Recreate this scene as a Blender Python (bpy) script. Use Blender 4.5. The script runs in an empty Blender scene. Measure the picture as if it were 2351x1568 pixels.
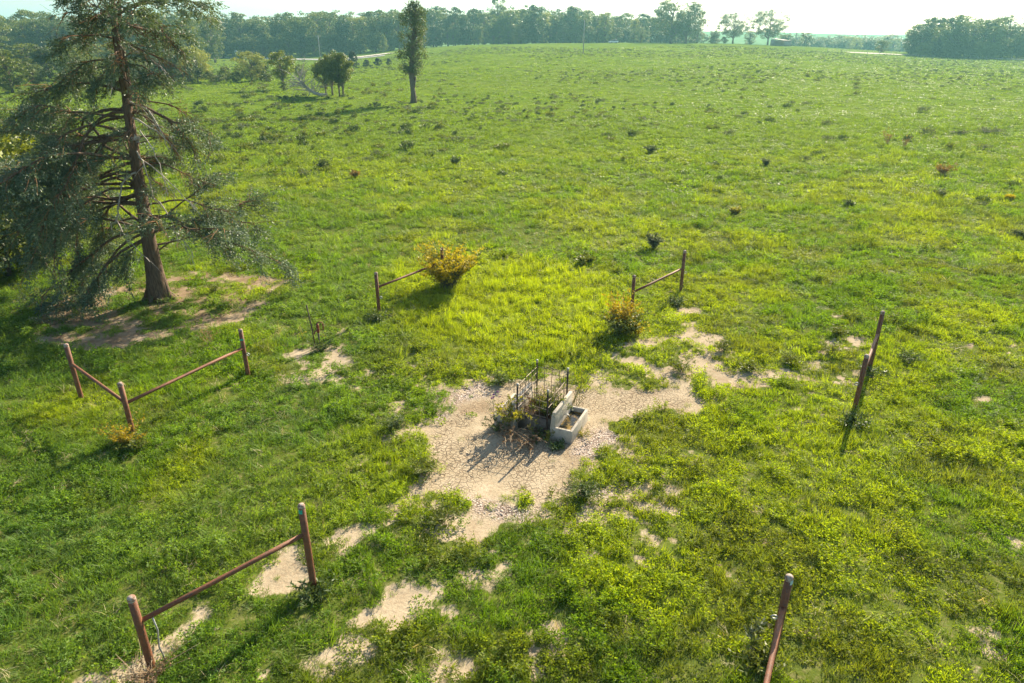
import bpy, math, random
import numpy as np
from mathutils import Vector, Matrix

# ------------------------------------------------------------------ camera, sky, sun, exposure
SC = bpy.context.scene
COL = SC.collection
H = 9.0                       # height of the drone above the pasture
PITCH = math.radians(24.05)
F_PX = 1575.0                 # focal length measured on a 2351 px wide copy of the photograph
cam_d = bpy.data.cameras.new('camera')
cam_d.sensor_width = 36.0
cam_d.lens = 36.0 * F_PX / 2351.0
cam_d.clip_start = 0.2
cam_d.clip_end = 9000.0
cam = bpy.data.objects.new('camera', cam_d)
cam.location = (0, 0, H)
cam.rotation_euler = (math.pi / 2 - PITCH, 0, 0)
COL.objects.link(cam)
SC.camera = cam

SUN_EL = math.radians(29.5)
SUN_AZ = math.radians(31.0)   # to the right of the view direction (+Y)
world = bpy.data.worlds.new('World')
SC.world = world
world.use_nodes = True
wn = world.node_tree.nodes
wl = world.node_tree.links
sky = wn.new('ShaderNodeTexSky')
sky.sky_type = 'NISHITA'
sky.sun_disc = False
sky.sun_elevation = SUN_EL
sky.sun_rotation = SUN_AZ
sky.air_density = 1.0
sky.dust_density = 1.6
sky.ozone_density = 1.0
sky.altitude = 200
bg = wn['Background']
bg.inputs[1].default_value = 0.078
wl.new(sky.outputs[0], bg.inputs[0])

sun_d = bpy.data.lights.new('sun', 'SUN')
sun_d.energy = 4.9
sun_d.angle = math.radians(0.6)
sun_d.color = (1.0, 0.87, 0.66)
sun = bpy.data.objects.new('sun', sun_d)
COL.objects.link(sun)
to_sun = Vector((math.sin(SUN_AZ) * math.cos(SUN_EL), math.cos(SUN_AZ) * math.cos(SUN_EL), math.sin(SUN_EL)))
sun.rotation_euler = to_sun.to_track_quat('Z', 'Y').to_euler()
sun.location = (60, 90, 80)

SC.view_settings.view_transform = 'Standard'
SC.view_settings.look = 'None'
SC.view_settings.gamma = 1.0
SC.view_settings.exposure = 1.48
SC.render.engine = 'CYCLES'
SC.cycles.max_bounces = 8
SC.cycles.diffuse_bounces = 3
SC.cycles.transmission_bounces = 4
SC.cycles.volume_bounces = 0
SC.cycles.use_denoising = True
SC.cycles.denoiser = 'OPENIMAGEDENOISE'
SC.cycles.denoising_input_passes = 'RGB_ALBEDO_NORMAL'
SC.cycles.use_adaptive_sampling = True
SC.cycles.adaptive_threshold = 0.02

rng = np.random.default_rng(7)
R = random.Random(11)

# ------------------------------------------------------------------ noise and terrain
def _hash(ix, iy, seed):
    n = (ix.astype(np.int64) * 374761393 + iy.astype(np.int64) * 668265263 + seed * 1274126177) & 0xffffffff
    n = ((n ^ (n >> 13)) * 1274126177) & 0xffffffff
    n = n ^ (n >> 16)
    return (n & 0xffff) / 65535.0

def vnoise(x, y, seed=0):
    ix, iy = np.floor(x), np.floor(y)
    fx, fy = x - ix, y - iy
    fx, fy = fx * fx * (3 - 2 * fx), fy * fy * (3 - 2 * fy)
    a, b = _hash(ix, iy, seed), _hash(ix + 1, iy, seed)
    c, d = _hash(ix, iy + 1, seed), _hash(ix + 1, iy + 1, seed)
    return (a * (1 - fx) + b * fx) * (1 - fy) + (c * (1 - fx) + d * fx) * fy

def fbm(x, y, wave, octaves=3, seed=0):
    x = np.asarray(x, float); y = np.asarray(y, float)
    s, amp, tot = 0.0, 1.0, 0.0
    for o in range(octaves):
        k = 2.0 ** o / wave
        s = s + amp * vnoise(x * k + 17.3 * o, y * k - 9.1 * o, seed + o)
        tot += amp; amp *= 0.55
    return s / tot

def sstep(a, b, x):
    t = np.clip((np.asarray(x, float) - a) / (b - a), 0, 1)
    return t * t * (3 - 2 * t)

RIDGE_A = [-2.0, -.34, -.24, -.15, -.06, .05, .15, .30, .42, .52, .62, .80, 2.0]
RIDGE_W = [0.00, 0.00, .12, .52, .86, .96, 1.0, .92, .66, .34, .14, .02, .0]

def terrain(x, y):
    x = np.asarray(x, float); y = np.asarray(y, float)
    yy = np.maximum(y, 1.0)
    a = np.clip(x / yy, -2, 2)
    r = np.hypot(x, y)
    w = np.interp(a, RIDGE_A, RIDGE_W)
    z = 5.4 * w * sstep(40, 380, y)
    z = z - 1.3 * sstep(130, 290, y) * (1 - w)
    z = z - 9.0 * sstep(395, 560, y) * sstep(-.35, .1, a)
    # low hills round the horizon
    hill = np.interp(a, [-2, -.75, -.6, -.3, .1, .3, .5, .8, 2], [50, 46, 34, 24, 26, 20, 17, 17, 17])
    hill = hill * (0.65 + 0.7 * fbm(x, y, 330, 3, 41))
    z = z + hill * sstep(800, 1700, r)
    near = 1 - sstep(45, 110, r)
    z = z + near * 0.16 * (fbm(x, y, 5.5, 3, 5) - .5) + (1 - near) * 0.5 * (fbm(x, y, 38, 3, 6) - .5) * (1 - sstep(600, 900, r))
    return z

def tz(x, y):
    return float(terrain(np.array([x]), np.array([y]))[0])

CP, SP = math.cos(PITCH), math.sin(PITCH)
def ray(px, py):
    u, v = (px - 1175.5) / F_PX, (py - 784.0) / F_PX
    return np.array([u, CP - v * SP, -(SP + v * CP)])

_T = np.geomspace(4.0, 3500.0, 700)
def gp(px, py):
    """ground point seen at a pixel of the 2351 px wide copy"""
    d = ray(px, py); t = _T
    for _ in range(3):
        below = H + d[2] * t <= terrain(d[0] * t, d[1] * t)
        if not below.any():
            p = d * 900.0
            return Vector((p[0], p[1], 0))
        i = max(1, int(np.argmax(below)))
        t = np.linspace(t[i - 1], t[i], 24)
    p = d * t[-1] if not below[0] else d * t[0]
    p = d * t[12]
    return Vector((p[0], p[1], tz(p[0], p[1])))

def vp(px, py, Y):
    """point at depth Y along +Y seen at a pixel"""
    d = ray(px, py); t = Y / d[1]
    return Vector((d[0] * t, Y, H + d[2] * t))

def xat(px, Y, z=0.0):
    return (px - 1175.5) / F_PX * (Y * CP + (H - z) * SP)

def on(x, y):
    return Vector((x, y, tz(x, y)))

# ------------------------------------------------------------------ object helpers
def tag(o, label=None, cat=None, group=None, kind=None):
    if label: o['label'] = label
    if cat: o['category'] = cat
    if group: o['group'] = group
    if kind: o['kind'] = kind
    return o

def thing(name, loc, label, cat, group=None, rotz=0.0):
    o = bpy.data.objects.new(name, None)
    o.empty_display_size = .2
    o.location = loc; o.rotation_euler = (0, 0, rotz)
    COL.objects.link(o)
    return tag(o, label, cat, group)

class MB:
    """collects verts and faces (numpy or lists) into one mesh"""
    def __init__(self):
        self.v = []; self.f4 = []; self.f3 = []; self.n = 0
        self.m4 = []; self.m3 = []
    def add(self, v, quads=None, tris=None, mi=0):
        v = np.asarray(v, float).reshape(-1, 3)
        if quads is not None and len(quads):
            q = np.asarray(quads, int).reshape(-1, 4) + self.n
            self.f4.append(q); self.m4.append(np.full(len(q), mi))
        if tris is not None and len(tris):
            t = np.asarray(tris, int).reshape(-1, 3) + self.n
            self.f3.append(t); self.m3.append(np.full(len(t), mi))
        self.v.append(v); self.n += len(v)
    def box(self, c, s, rotz=0.0, mi=0):
        c = np.asarray(c, float); s = np.asarray(s, float) / 2
        p = np.array([[x, y, z] for z in (-1, 1) for y in (-1, 1) for x in (-1, 1)], float) * s
        cs, sn = math.cos(rotz), math.sin(rotz)
        p = np.stack([p[:, 0] * cs - p[:, 1] * sn, p[:, 0] * sn + p[:, 1] * cs, p[:, 2]], 1) + c
        self.add(p, [[0, 2, 3, 1], [4, 5, 7, 6], [0, 1, 5, 4], [2, 6, 7, 3], [0, 4, 6, 2], [1, 3, 7, 5]], mi=mi)
    def hexa(self, p8, mi=0):
        self.add(p8, [[0, 3, 2, 1], [4, 5, 6, 7], [0, 1, 5, 4], [1, 2, 6, 5], [2, 3, 7, 6], [3, 0, 4, 7]], mi=mi)
    def tube(self, pts, rad, sides=6, caps=True, mi=0):
        pts = np.asarray(pts, float); k = len(pts)
        rad = np.broadcast_to(np.asarray(rad, float), (k,))
        tan = np.gradient(pts, axis=0)
        tan /= np.linalg.norm(tan, axis=1, keepdims=True) + 1e-9
        ref = np.array([0.31, 0.87, 0.38]) if abs(tan[0] @ np.array([.31, .87, .38])) < .9 else np.array([1., 0, 0])
        a = np.cross(tan, ref); a /= np.linalg.norm(a, axis=1, keepdims=True) + 1e-9
        b = np.cross(tan, a)
        th = np.arange(sides) * 2 * math.pi / sides
        ring = a[:, None, :] * np.cos(th)[None, :, None] + b[:, None, :] * np.sin(th)[None, :, None]
        v = pts[:, None, :] + ring * rad[:, None, None]
        i = np.arange(k - 1)[:, None] * sides; j = np.arange(sides)[None, :]; j2 = (j + 1) % sides
        q = np.stack([i + j, i + j2, i + sides + j2, i + sides + j], -1).reshape(-1, 4)
        v = v.reshape(-1, 3)
        tris = []
        if caps:
            v = np.concatenate([v, pts[:1], pts[-1:]])
            c0, c1 = k * sides, k * sides + 1
            for s in range(sides):
                tris.append([c0, (s + 1) % sides, s])
                tris.append([c1, (k - 1) * sides + s, (k - 1) * sides + (s + 1) % sides])
        self.add(v, q, tris, mi=mi)
    def leaves(self, c, d, s, length, width, mi=0):
        """diamond leaves: centre base c, direction d, side s"""
        c = np.asarray(c); n = len(c)
        length = np.broadcast_to(length, (n,))[:, None]; width = np.broadcast_to(width, (n,))[:, None]
        v = np.stack([c, c + d * length * .45 + s * width * .5, c + d * length, c + d * length * .45 - s * width * .5], 1)
        self.add(v.reshape(-1, 3), np.arange(n * 4).reshape(-1, 4), mi=mi)
    def build(self, name, mats, parent=None, loc=None, smooth=False):
        me = self.mesh(name, mats, smooth)
        o = bpy.data.objects.new(name, me)
        COL.objects.link(o)
        if parent is not None: o.parent = parent
        if loc is not None: o.location = loc
        return o
    def mesh(self, name, mats, smooth=False):
        me = bpy.data.meshes.new(name)
        v = np.concatenate(self.v) if self.v else np.zeros((0, 3))
        f4 = np.concatenate(self.f4) if self.f4 else np.zeros((0, 4), int)
        f3 = np.concatenate(self.f3) if self.f3 else np.zeros((0, 3), int)
        me.vertices.add(len(v)); me.vertices.foreach_set('co', v.astype(np.float32).ravel())
        nl = f4.size + f3.size
        me.loops.add(nl)
        me.loops.foreach_set('vertex_index', np.concatenate([f4.ravel(), f3.ravel()]).astype(np.int32))
        me.polygons.add(len(f4) + len(f3))
        st = np.concatenate([np.arange(len(f4)) * 4, f4.size + np.arange(len(f3)) * 3]).astype(np.int32)
        me.polygons.foreach_set('loop_start', st)
        if not isinstance(mats, (list, tuple)): mats = [mats]
        for m in mats: me.materials.append(m)
        if len(mats) > 1:
            mi = np.concatenate(self.m4 + self.m3) if (self.m4 or self.m3) else np.zeros(0)
            me.polygons.foreach_set('material_index', mi.astype(np.int32))
        if smooth:
            me.polygons.foreach_set('use_smooth', np.ones(len(f4) + len(f3), bool))
        me.update(calc_edges=True)
        return me

def unit(v):
    v = np.asarray(v, float)
    return v / (np.linalg.norm(v, axis=-1, keepdims=True) + 1e-9)

def rand_dirs(n):
    return unit(rng.normal(size=(n, 3)))

def sides_for(d):
    return unit(np.cross(d, rand_dirs(len(d))))

# ------------------------------------------------------------------ materials
def new_mat(name):
    m = bpy.data.materials.new(name); m.use_nodes = True
    nt = m.node_tree
    for n in list(nt.nodes):
        if n.type != 'OUTPUT_MATERIAL': nt.nodes.remove(n)
    return m, nt, nt.nodes['Material Output']

def N(nt, t, **kw):
    n = nt.nodes.new(t)
    for k, v in kw.items(): setattr(n, k, v)
    return n

def rgba(c): return (c[0], c[1], c[2], 1.0)

def mixc(nt, fac, a, b, blend='MIX'):
    n = nt.nodes.new('ShaderNodeMix'); n.data_type = 'RGBA'; n.blend_type = blend
    for sock, val in ((n.inputs[0], fac), (n.inputs[6], a), (n.inputs[7], b)):
        if isinstance(val, (int, float)): sock.default_value = val
        elif isinstance(val, tuple): sock.default_value = rgba(val)
        else: nt.links.new(val, sock)
    return n.outputs[2]

def math_(nt, op, a, b=None, clamp=False):
    n = nt.nodes.new('ShaderNodeMath'); n.operation = op; n.use_clamp = clamp
    for s, v in ((n.inputs[0], a), (n.inputs[1], b)):
        if v is None: continue
        if isinstance(v, (int, float)): s.default_value = v
        else: nt.links.new(v, s)
    return n.outputs[0]

def ramp(nt, fac, lo, hi):
    n = nt.nodes.new('ShaderNodeMapRange'); n.clamp = True
    nt.links.new(fac, n.inputs[0]); n.inputs[1].default_value = lo; n.inputs[2].default_value = hi
    return n.outputs[0]

def noise(nt, scale, detail=3, rough=.55, vec=None, out=0):
    n = nt.nodes.new('ShaderNodeTexNoise'); n.inputs['Scale'].default_value = scale
    n.inputs['Detail'].default_value = detail; n.inputs['Roughness'].default_value = rough
    if vec is not None: nt.links.new(vec, n.inputs['Vector'])
    return n.outputs[out]

def leaf_mat(name, ca, cb, trans=.38, rough=.5, spec=.35, tint=False, patch=None, warm=(1.5, 1.4, .5)):
    """two tones picked leaf by leaf, a thin-leaf share of translucency"""
    m, nt, out = new_mat(name)
    geo = N(nt, 'ShaderNodeNewGeometry')
    col = mixc(nt, geo.outputs['Random Per Island'], ca, cb)
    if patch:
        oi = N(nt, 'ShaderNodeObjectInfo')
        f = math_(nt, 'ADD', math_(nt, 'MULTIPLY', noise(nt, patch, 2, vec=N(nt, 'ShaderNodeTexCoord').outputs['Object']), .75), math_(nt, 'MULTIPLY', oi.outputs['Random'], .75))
        col = mixc(nt, ramp(nt, f, .30, 1.10), mixc(nt, 1.0, col, (.45, .56, .64), 'MULTIPLY'), mixc(nt, 1.0, col, (1.75, 1.5, 1.05), 'MULTIPLY'))  # crown highlights and darks put into the colour, random by clump and tree
    if tint:
        at = N(nt, 'ShaderNodeAttribute', attribute_type='INSTANCER', attribute_name='tint')
        col = mixc(nt, 1.0, col, at.outputs['Color'], 'MULTIPLY')
    p = N(nt, 'ShaderNodeBsdfPrincipled')
    nt.links.new(col, p.inputs['Base Color'])
    p.inputs['Roughness'].default_value = rough
    p.inputs['Specular IOR Level'].default_value = spec
    tr = N(nt, 'ShaderNodeBsdfTranslucent')
    nt.links.new(mixc(nt, 1.0, col, warm, 'MULTIPLY'), tr.inputs['Color'])
    mx = N(nt, 'ShaderNodeMixShader'); mx.inputs[0].default_value = trans
    nt.links.new(p.outputs[0], mx.inputs[1]); nt.links.new(tr.outputs[0], mx.inputs[2])
    nt.links.new(mx.outputs[0], out.inputs[0])
    return m

def rough_mat(name, ca, cb, scale=6, rough=.85, bump=.25, bscale=30, metal=0.0, detail=5, lo=.35, hi=.65, cc=None, stretch=None, spec=.3):
    m, nt, out = new_mat(name)
    tc = N(nt, 'ShaderNodeTexCoord').outputs['Object']
    if stretch:
        mp = N(nt, 'ShaderNodeMapping'); mp.inputs['Scale'].default_value = stretch
        nt.links.new(tc, mp.inputs[0]); tc = mp.outputs[0]
    col = mixc(nt, ramp(nt, noise(nt, scale, detail, .6, tc), lo, hi), ca, cb)
    if cc:
        col = mixc(nt, ramp(nt, noise(nt, scale * 2.7, 4, .65, tc), .56, .66), col, cc)
    p = N(nt, 'ShaderNodeBsdfPrincipled')
    nt.links.new(col, p.inputs['Base Color'])
    p.inputs['Roughness'].default_value = rough; p.inputs['Metallic'].default_value = metal
    p.inputs['Specular IOR Level'].default_value = spec
    b = N(nt, 'ShaderNodeBump'); b.inputs['Strength'].default_value = bump; b.inputs['Distance'].default_value = .02
    nt.links.new(noise(nt, bscale, 5, .6, tc), b.inputs['Height'])
    nt.links.new(b.outputs[0], p.inputs['Normal'])
    nt.links.new(p.outputs[0], out.inputs[0])
    return m

def plain_mat(name, c, rough=.5, metal=0.0, spec=.5, clear=0.0):
    m, nt, out = new_mat(name)
    p = N(nt, 'ShaderNodeBsdfPrincipled')
    tc = N(nt, 'ShaderNodeTexCoord').outputs['Object']
    k = tuple(x * .8 for x in c)
    nt.links.new(mixc(nt, noise(nt, 9, 3, .5, tc), k, c), p.inputs['Base Color'])
    p.inputs['Roughness'].default_value = rough; p.inputs['Metallic'].default_value = metal
    p.inputs['Specular IOR Level'].default_value = spec; p.inputs['Coat Weight'].default_value = clear
    nt.links.new(p.outputs[0], out.inputs[0])
    return m

RUST = rough_mat('rust', (.115, .042, .020), (.235, .085, .034), 9, .68, .3, 60, 0.0, 6, .3, .7, (.085, .045, .035), spec=.5)
RUST_CAP = rough_mat('rust_cap', (.20, .10, .065), (.42, .34, .28), 22, .7, .3, 60, 0.0, 5, .42, .6)
CONCRETE = rough_mat('concrete', (.36, .315, .25), (.52, .465, .375), 5, .9, .35, 45, 0, 6, .3, .7, (.27, .25, .21))
BARK = rough_mat('bark', (.105, .075, .055), (.215, .165, .125), 5, .95, 1.0, 14, 0, 6, .35, .65, (.06, .042, .032), stretch=(5, 5, .7))
CEDAR_BARK = rough_mat('cedar_bark', (.085, .055, .038), (.190, .125, .082), 4, .95, 1.0, 10, 0, 6, .35, .65, (.055, .034, .025), stretch=(7, 7, .6))
DEAD_WOOD = rough_mat('dead_wood', (.30, .26, .22), (.52, .47, .42), 6, .9, .5, 30, 0, 4, .3, .7)
TWIG = rough_mat('cedar_twig', (.20, .095, .04), (.33, .18, .085), 5, .9, .3, 30, 0, 3)
WOOD_GREY = rough_mat('weathered_wood', (.30, .27, .24), (.45, .42, .38), 3, .9, .4, 20, 0, 5, stretch=(6, 6, .5))
STEEL_DK = rough_mat('dark_steel', (.035, .030, .028), (.105, .060, .042), 12, .6, .2, 60, .3, 4)
STEEL_LT = plain_mat('galvanised', (.42, .42, .40), .5, .5)

# ------------------------------------------------------------------ ground
def poly(points):
    return [(p.x, p.y) for p in (gp(a, b) for a, b in points)]

def poly_dist(x, y, pg):
    """signed distance, positive inside"""
    x = np.asarray(x, float); y = np.asarray(y, float)
    best = np.full(x.shape, 1e9); ins = np.zeros(x.shape, bool)
    for (x0, y0), (x1, y1) in zip(pg, pg[1:] + pg[:1]):
        dx, dy = x1 - x0, y1 - y0
        t = np.clip(((x - x0) * dx + (y - y0) * dy) / (dx * dx + dy * dy + 1e-9), 0, 1)
        best = np.minimum(best, np.hypot(x - x0 - t * dx, y - y0 - t * dy))
        c = ((y0 > y) != (y1 > y)) & (x < dx * (y - y0) / (dy if abs(dy) > 1e-9 else 1e-9) + x0)
        ins ^= c
    return np.where(ins, best, -best)

PAD = poly([(948, 1120), (968, 1040), (990, 960), (1050, 895), (1130, 880), (1200, 868), (1330, 880), (1400, 890), (1480, 885), (1580, 888), (1600, 905), (1560, 935), (1490, 962), (1410, 975), (1430, 1000), (1400, 1045), (1350, 1065), (1345, 1110), (1330, 1140), (1260, 1150), (1170, 1158), (1080, 1140), (1000, 1130)])
GRAVEL = [poly([(1350, 985), (1420, 970), (1440, 1005), (1400, 1050), (1340, 1060), (1300, 1040)]),
          poly([(1330, 1075), (1400, 1065), (1420, 1120), (1360, 1160), (1310, 1140)]),
          poly([(985, 960), (1040, 895), (1110, 880), (1120, 900), (1060, 930), (1000, 985)]),
          poly([(1080, 1140), (1280, 1160), (1220, 1195), (1090, 1180)])]
PATCHY = [  # (polygon, strength, feather m)
    (poly([(1340, 885), (1400, 800), (1480, 765), (1640, 755), (1680, 790), (1640, 840), (1560, 890), (1420, 890)]), .78, .8),
    (poly([(1620, 860), (1760, 850), (1900, 845), (2010, 855), (2000, 880), (1800, 885), (1650, 885)]), .80, .4),
    (poly([(1880, 780), (1960, 765), (2030, 830), (2010, 870), (1930, 850), (1860, 830)]), .55, .8),
    (poly([(1540, 720), (1600, 690), (1620, 715), (1570, 745)]), .62, .5),
    (poly([(635, 800), (760, 790), (850, 850), (840, 900), (720, 905), (640, 860)]), .66, .7),
    (poly([(700, 860), (850, 850), (980, 900), (960, 960), (840, 900), (720, 905)]), .42, 1.0),
    (poly([(180, 1568), (300, 1515), (460, 1385), (600, 1300), (720, 1225), (880, 1140), (960, 1110), (1010, 1150), (900, 1200), (770, 1300), (570, 1420), (440, 1490), (330, 1568)]), .93, .3),
    (poly([(570, 1568), (690, 1480), (760, 1435), (860, 1370), (970, 1325), (1000, 1345), (930, 1415), (850, 1485), (760, 1545), (730, 1568)]), .97, .25),
    (poly([(970, 1350), (1070, 1280), (1200, 1220), (1270, 1195), (1290, 1220), (1180, 1290), (1060, 1370), (990, 1380)]), .48, .5),
    (poly([(950, 1120), (1340, 1130), (1400, 1200), (1250, 1240), (1100, 1260), (960, 1200)]), .55, .6),
    (poly([(1340, 1060), (1440, 1010), (1560, 1010), (1640, 1090), (1560, 1150), (1400, 1150)]), .46, .8),
    (poly([(900, 1000), (970, 960), (960, 1110), (900, 1130), (840, 1060)]), .45, .8),
    (poly([(330, 1230), (420, 1170), (520, 1180), (420, 1260)]), .42, .8),
    (poly([(1000, 1568), (1060, 1490), (1110, 1500), (1090, 1568)]), .6, .5),
    (poly([(1700, 1460), (1740, 1430), (1760, 1470), (1720, 1500)]), .5, .4),
    (poly([(2090, 300), (2351, 325), (2351, 345), (2150, 335)]), .36, 2.0),
]
CEDAR_PAD = poly([(40, 770), (60, 720), (160, 680), (280, 650), (420, 625), (540, 618), (650, 640), (625, 675), (580, 710), (500, 745), (400, 775), (260, 795), (100, 790)])
CEDAR_RIM = [poly([(60, 772), (250, 770), (400, 750), (500, 725), (580, 690), (640, 655), (650, 645), (600, 710), (500, 750), (390, 780), (250, 797), (80, 792)]),
             poly([(520, 622), (640, 640), (600, 660), (500, 640)]),
             poly([(120, 700), (230, 665), (300, 665), (200, 710), (130, 730)])]
LUSH = poly([(900, 600), (1080, 590), (1300, 600), (1440, 640), (1440, 760), (1300, 830), (1120, 840), (960, 790), (880, 720)])

def masks(x, y):
    """bare soil, gravel and lush grass at ground points"""
    x = np.asarray(x, float); y = np.asarray(y, float)
    bare = np.zeros(x.shape); gravel = np.zeros(x.shape); lush = np.zeros(x.shape); crack = np.zeros(x.shape)
    sel = (np.abs(x) < 60) & (y > 4) & (y < 110)
    xs, ys = x[sel], y[sel]
    n1 = fbm(xs, ys, 1.6, 3, 21) - .5
    n2 = fbm(xs, ys, .6, 3, 22) - .5
    n3 = fbm(xs, ys, 1.1, 3, 23)
    n4 = fbm(xs, ys, .6, 4, 24)
    wob = n1 * .9 + n2 * .5
    l0 = sstep(-.8, 1.0, poly_dist(xs, ys, LUSH) + wob)
    d = poly_dist(xs, ys, PAD)
    b = sstep(-.15, .3, d + wob)
    pad = b.copy()
    b = np.maximum(b, .75 * sstep(-1.1, -.1, d + wob * 1.2) * sstep(.44, .58, n4))
    for pg, st, fe in PATCHY:
        d = poly_dist(xs, ys, pg)
        e = sstep(-fe, fe, d + wob * 1.3)
        thr = .75 - .41 * st
        b = np.maximum(b, e * sstep(thr - .08, thr + .10, n4) * (.97 if st > .9 else .84))
    d = poly_dist(xs, ys, CEDAR_PAD)
    cin = sstep(-.6, .6, d + wob)
    lit = cin
    c = cin * (.30 + .42 * sstep(.42, .62, n4))
    for pg in CEDAR_RIM:
        c = np.maximum(c, sstep(-.5, .5, poly_dist(xs, ys, pg) + wob) * (.62 + .36 * sstep(.3, .5, n3)))
    b = np.maximum(b, c)
    g = np.zeros(xs.shape)
    for pg in GRAVEL:
        g = np.maximum(g, sstep(-.2, .25, poly_dist(xs, ys, pg) + wob * .7))
    zone = .09 * np.exp(-((xs + .3) / 3.2) ** 2 - ((ys - 11.2) / 2.6) ** 2) + .07 * np.exp(-((xs - 3.6) / 2.2) ** 2 - ((ys - 14) / 2.0) ** 2) + .05 * np.exp(-((xs + 3.2) / 2.0) ** 2 - ((ys - 16) / 3.0) ** 2)
    thin = .62 * sstep(.62, .76, fbm(xs, ys, .38, 3, 31) * .62 + fbm(xs, ys, 2.6, 2, 32) * .38 + zone - .08 * l0) * (1 - sstep(20, 30, ys))
    b = np.maximum(b, thin)
    l = l0
    bare[sel] = b; gravel[sel] = g; lush[sel] = l; crack[sel] = pad * (1 - g)
    litter = np.zeros(x.shape); litter[sel] = lit
    masks.litter = litter
    return bare, gravel, lush, crack

def road_points(px):
    return [gp(a, b) for a, b in px]

def build_ground():
    radii = [0.0] + list(np.geomspace(1.2, 3.2, 8)) 
    r = 3.2
    while r < 55: r *= 1.0105; radii.append(r)
    while r < 700: r *= 1.016; radii.append(r)
    while r < 2500: r *= 1.04; radii.append(r)
    radii = np.array(radii)
    az = np.concatenate([np.linspace(-52, 52, 420), np.linspace(54, 306, 96)]) * math.pi / 180
    nr, na = len(radii), len(az)
    rr, aa = np.meshgrid(radii, az, indexing='ij')
    x, y = (rr * np.sin(aa)).ravel(), (rr * np.cos(aa)).ravel()
    z = terrain(x, y)
    bare, gravel, lush, crack = masks(x, y)
    z = z - .03 * bare
    i = np.arange(nr - 1)[:, None] * na; j = np.arange(na)[None, :]; j2 = (j + 1) % na
    q = np.stack([i + j, i + na + j, i + na + j2, i + j2], -1).reshape(-1, 4)
    mb = MB(); mb.add(np.stack([x, y, z], 1), q[na:], None)
    # centre fan
    mb.f3.append(np.array([[0, na + k, na + (k + 1) % na] for k in range(na)])); mb.m3.append(np.zeros(na))
    o = mb.build('ground', ground_mat(), smooth=True)
    for nm, arr in (('bare', bare), ('gravel', gravel), ('lush', lush), ('crack', crack), ('litter', masks.litter)):
        at = o.data.attributes.new(nm, 'FLOAT', 'POINT'); at.data.foreach_set('value', arr.astype(np.float32))
    tag(o, kind='structure')
    return o

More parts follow.
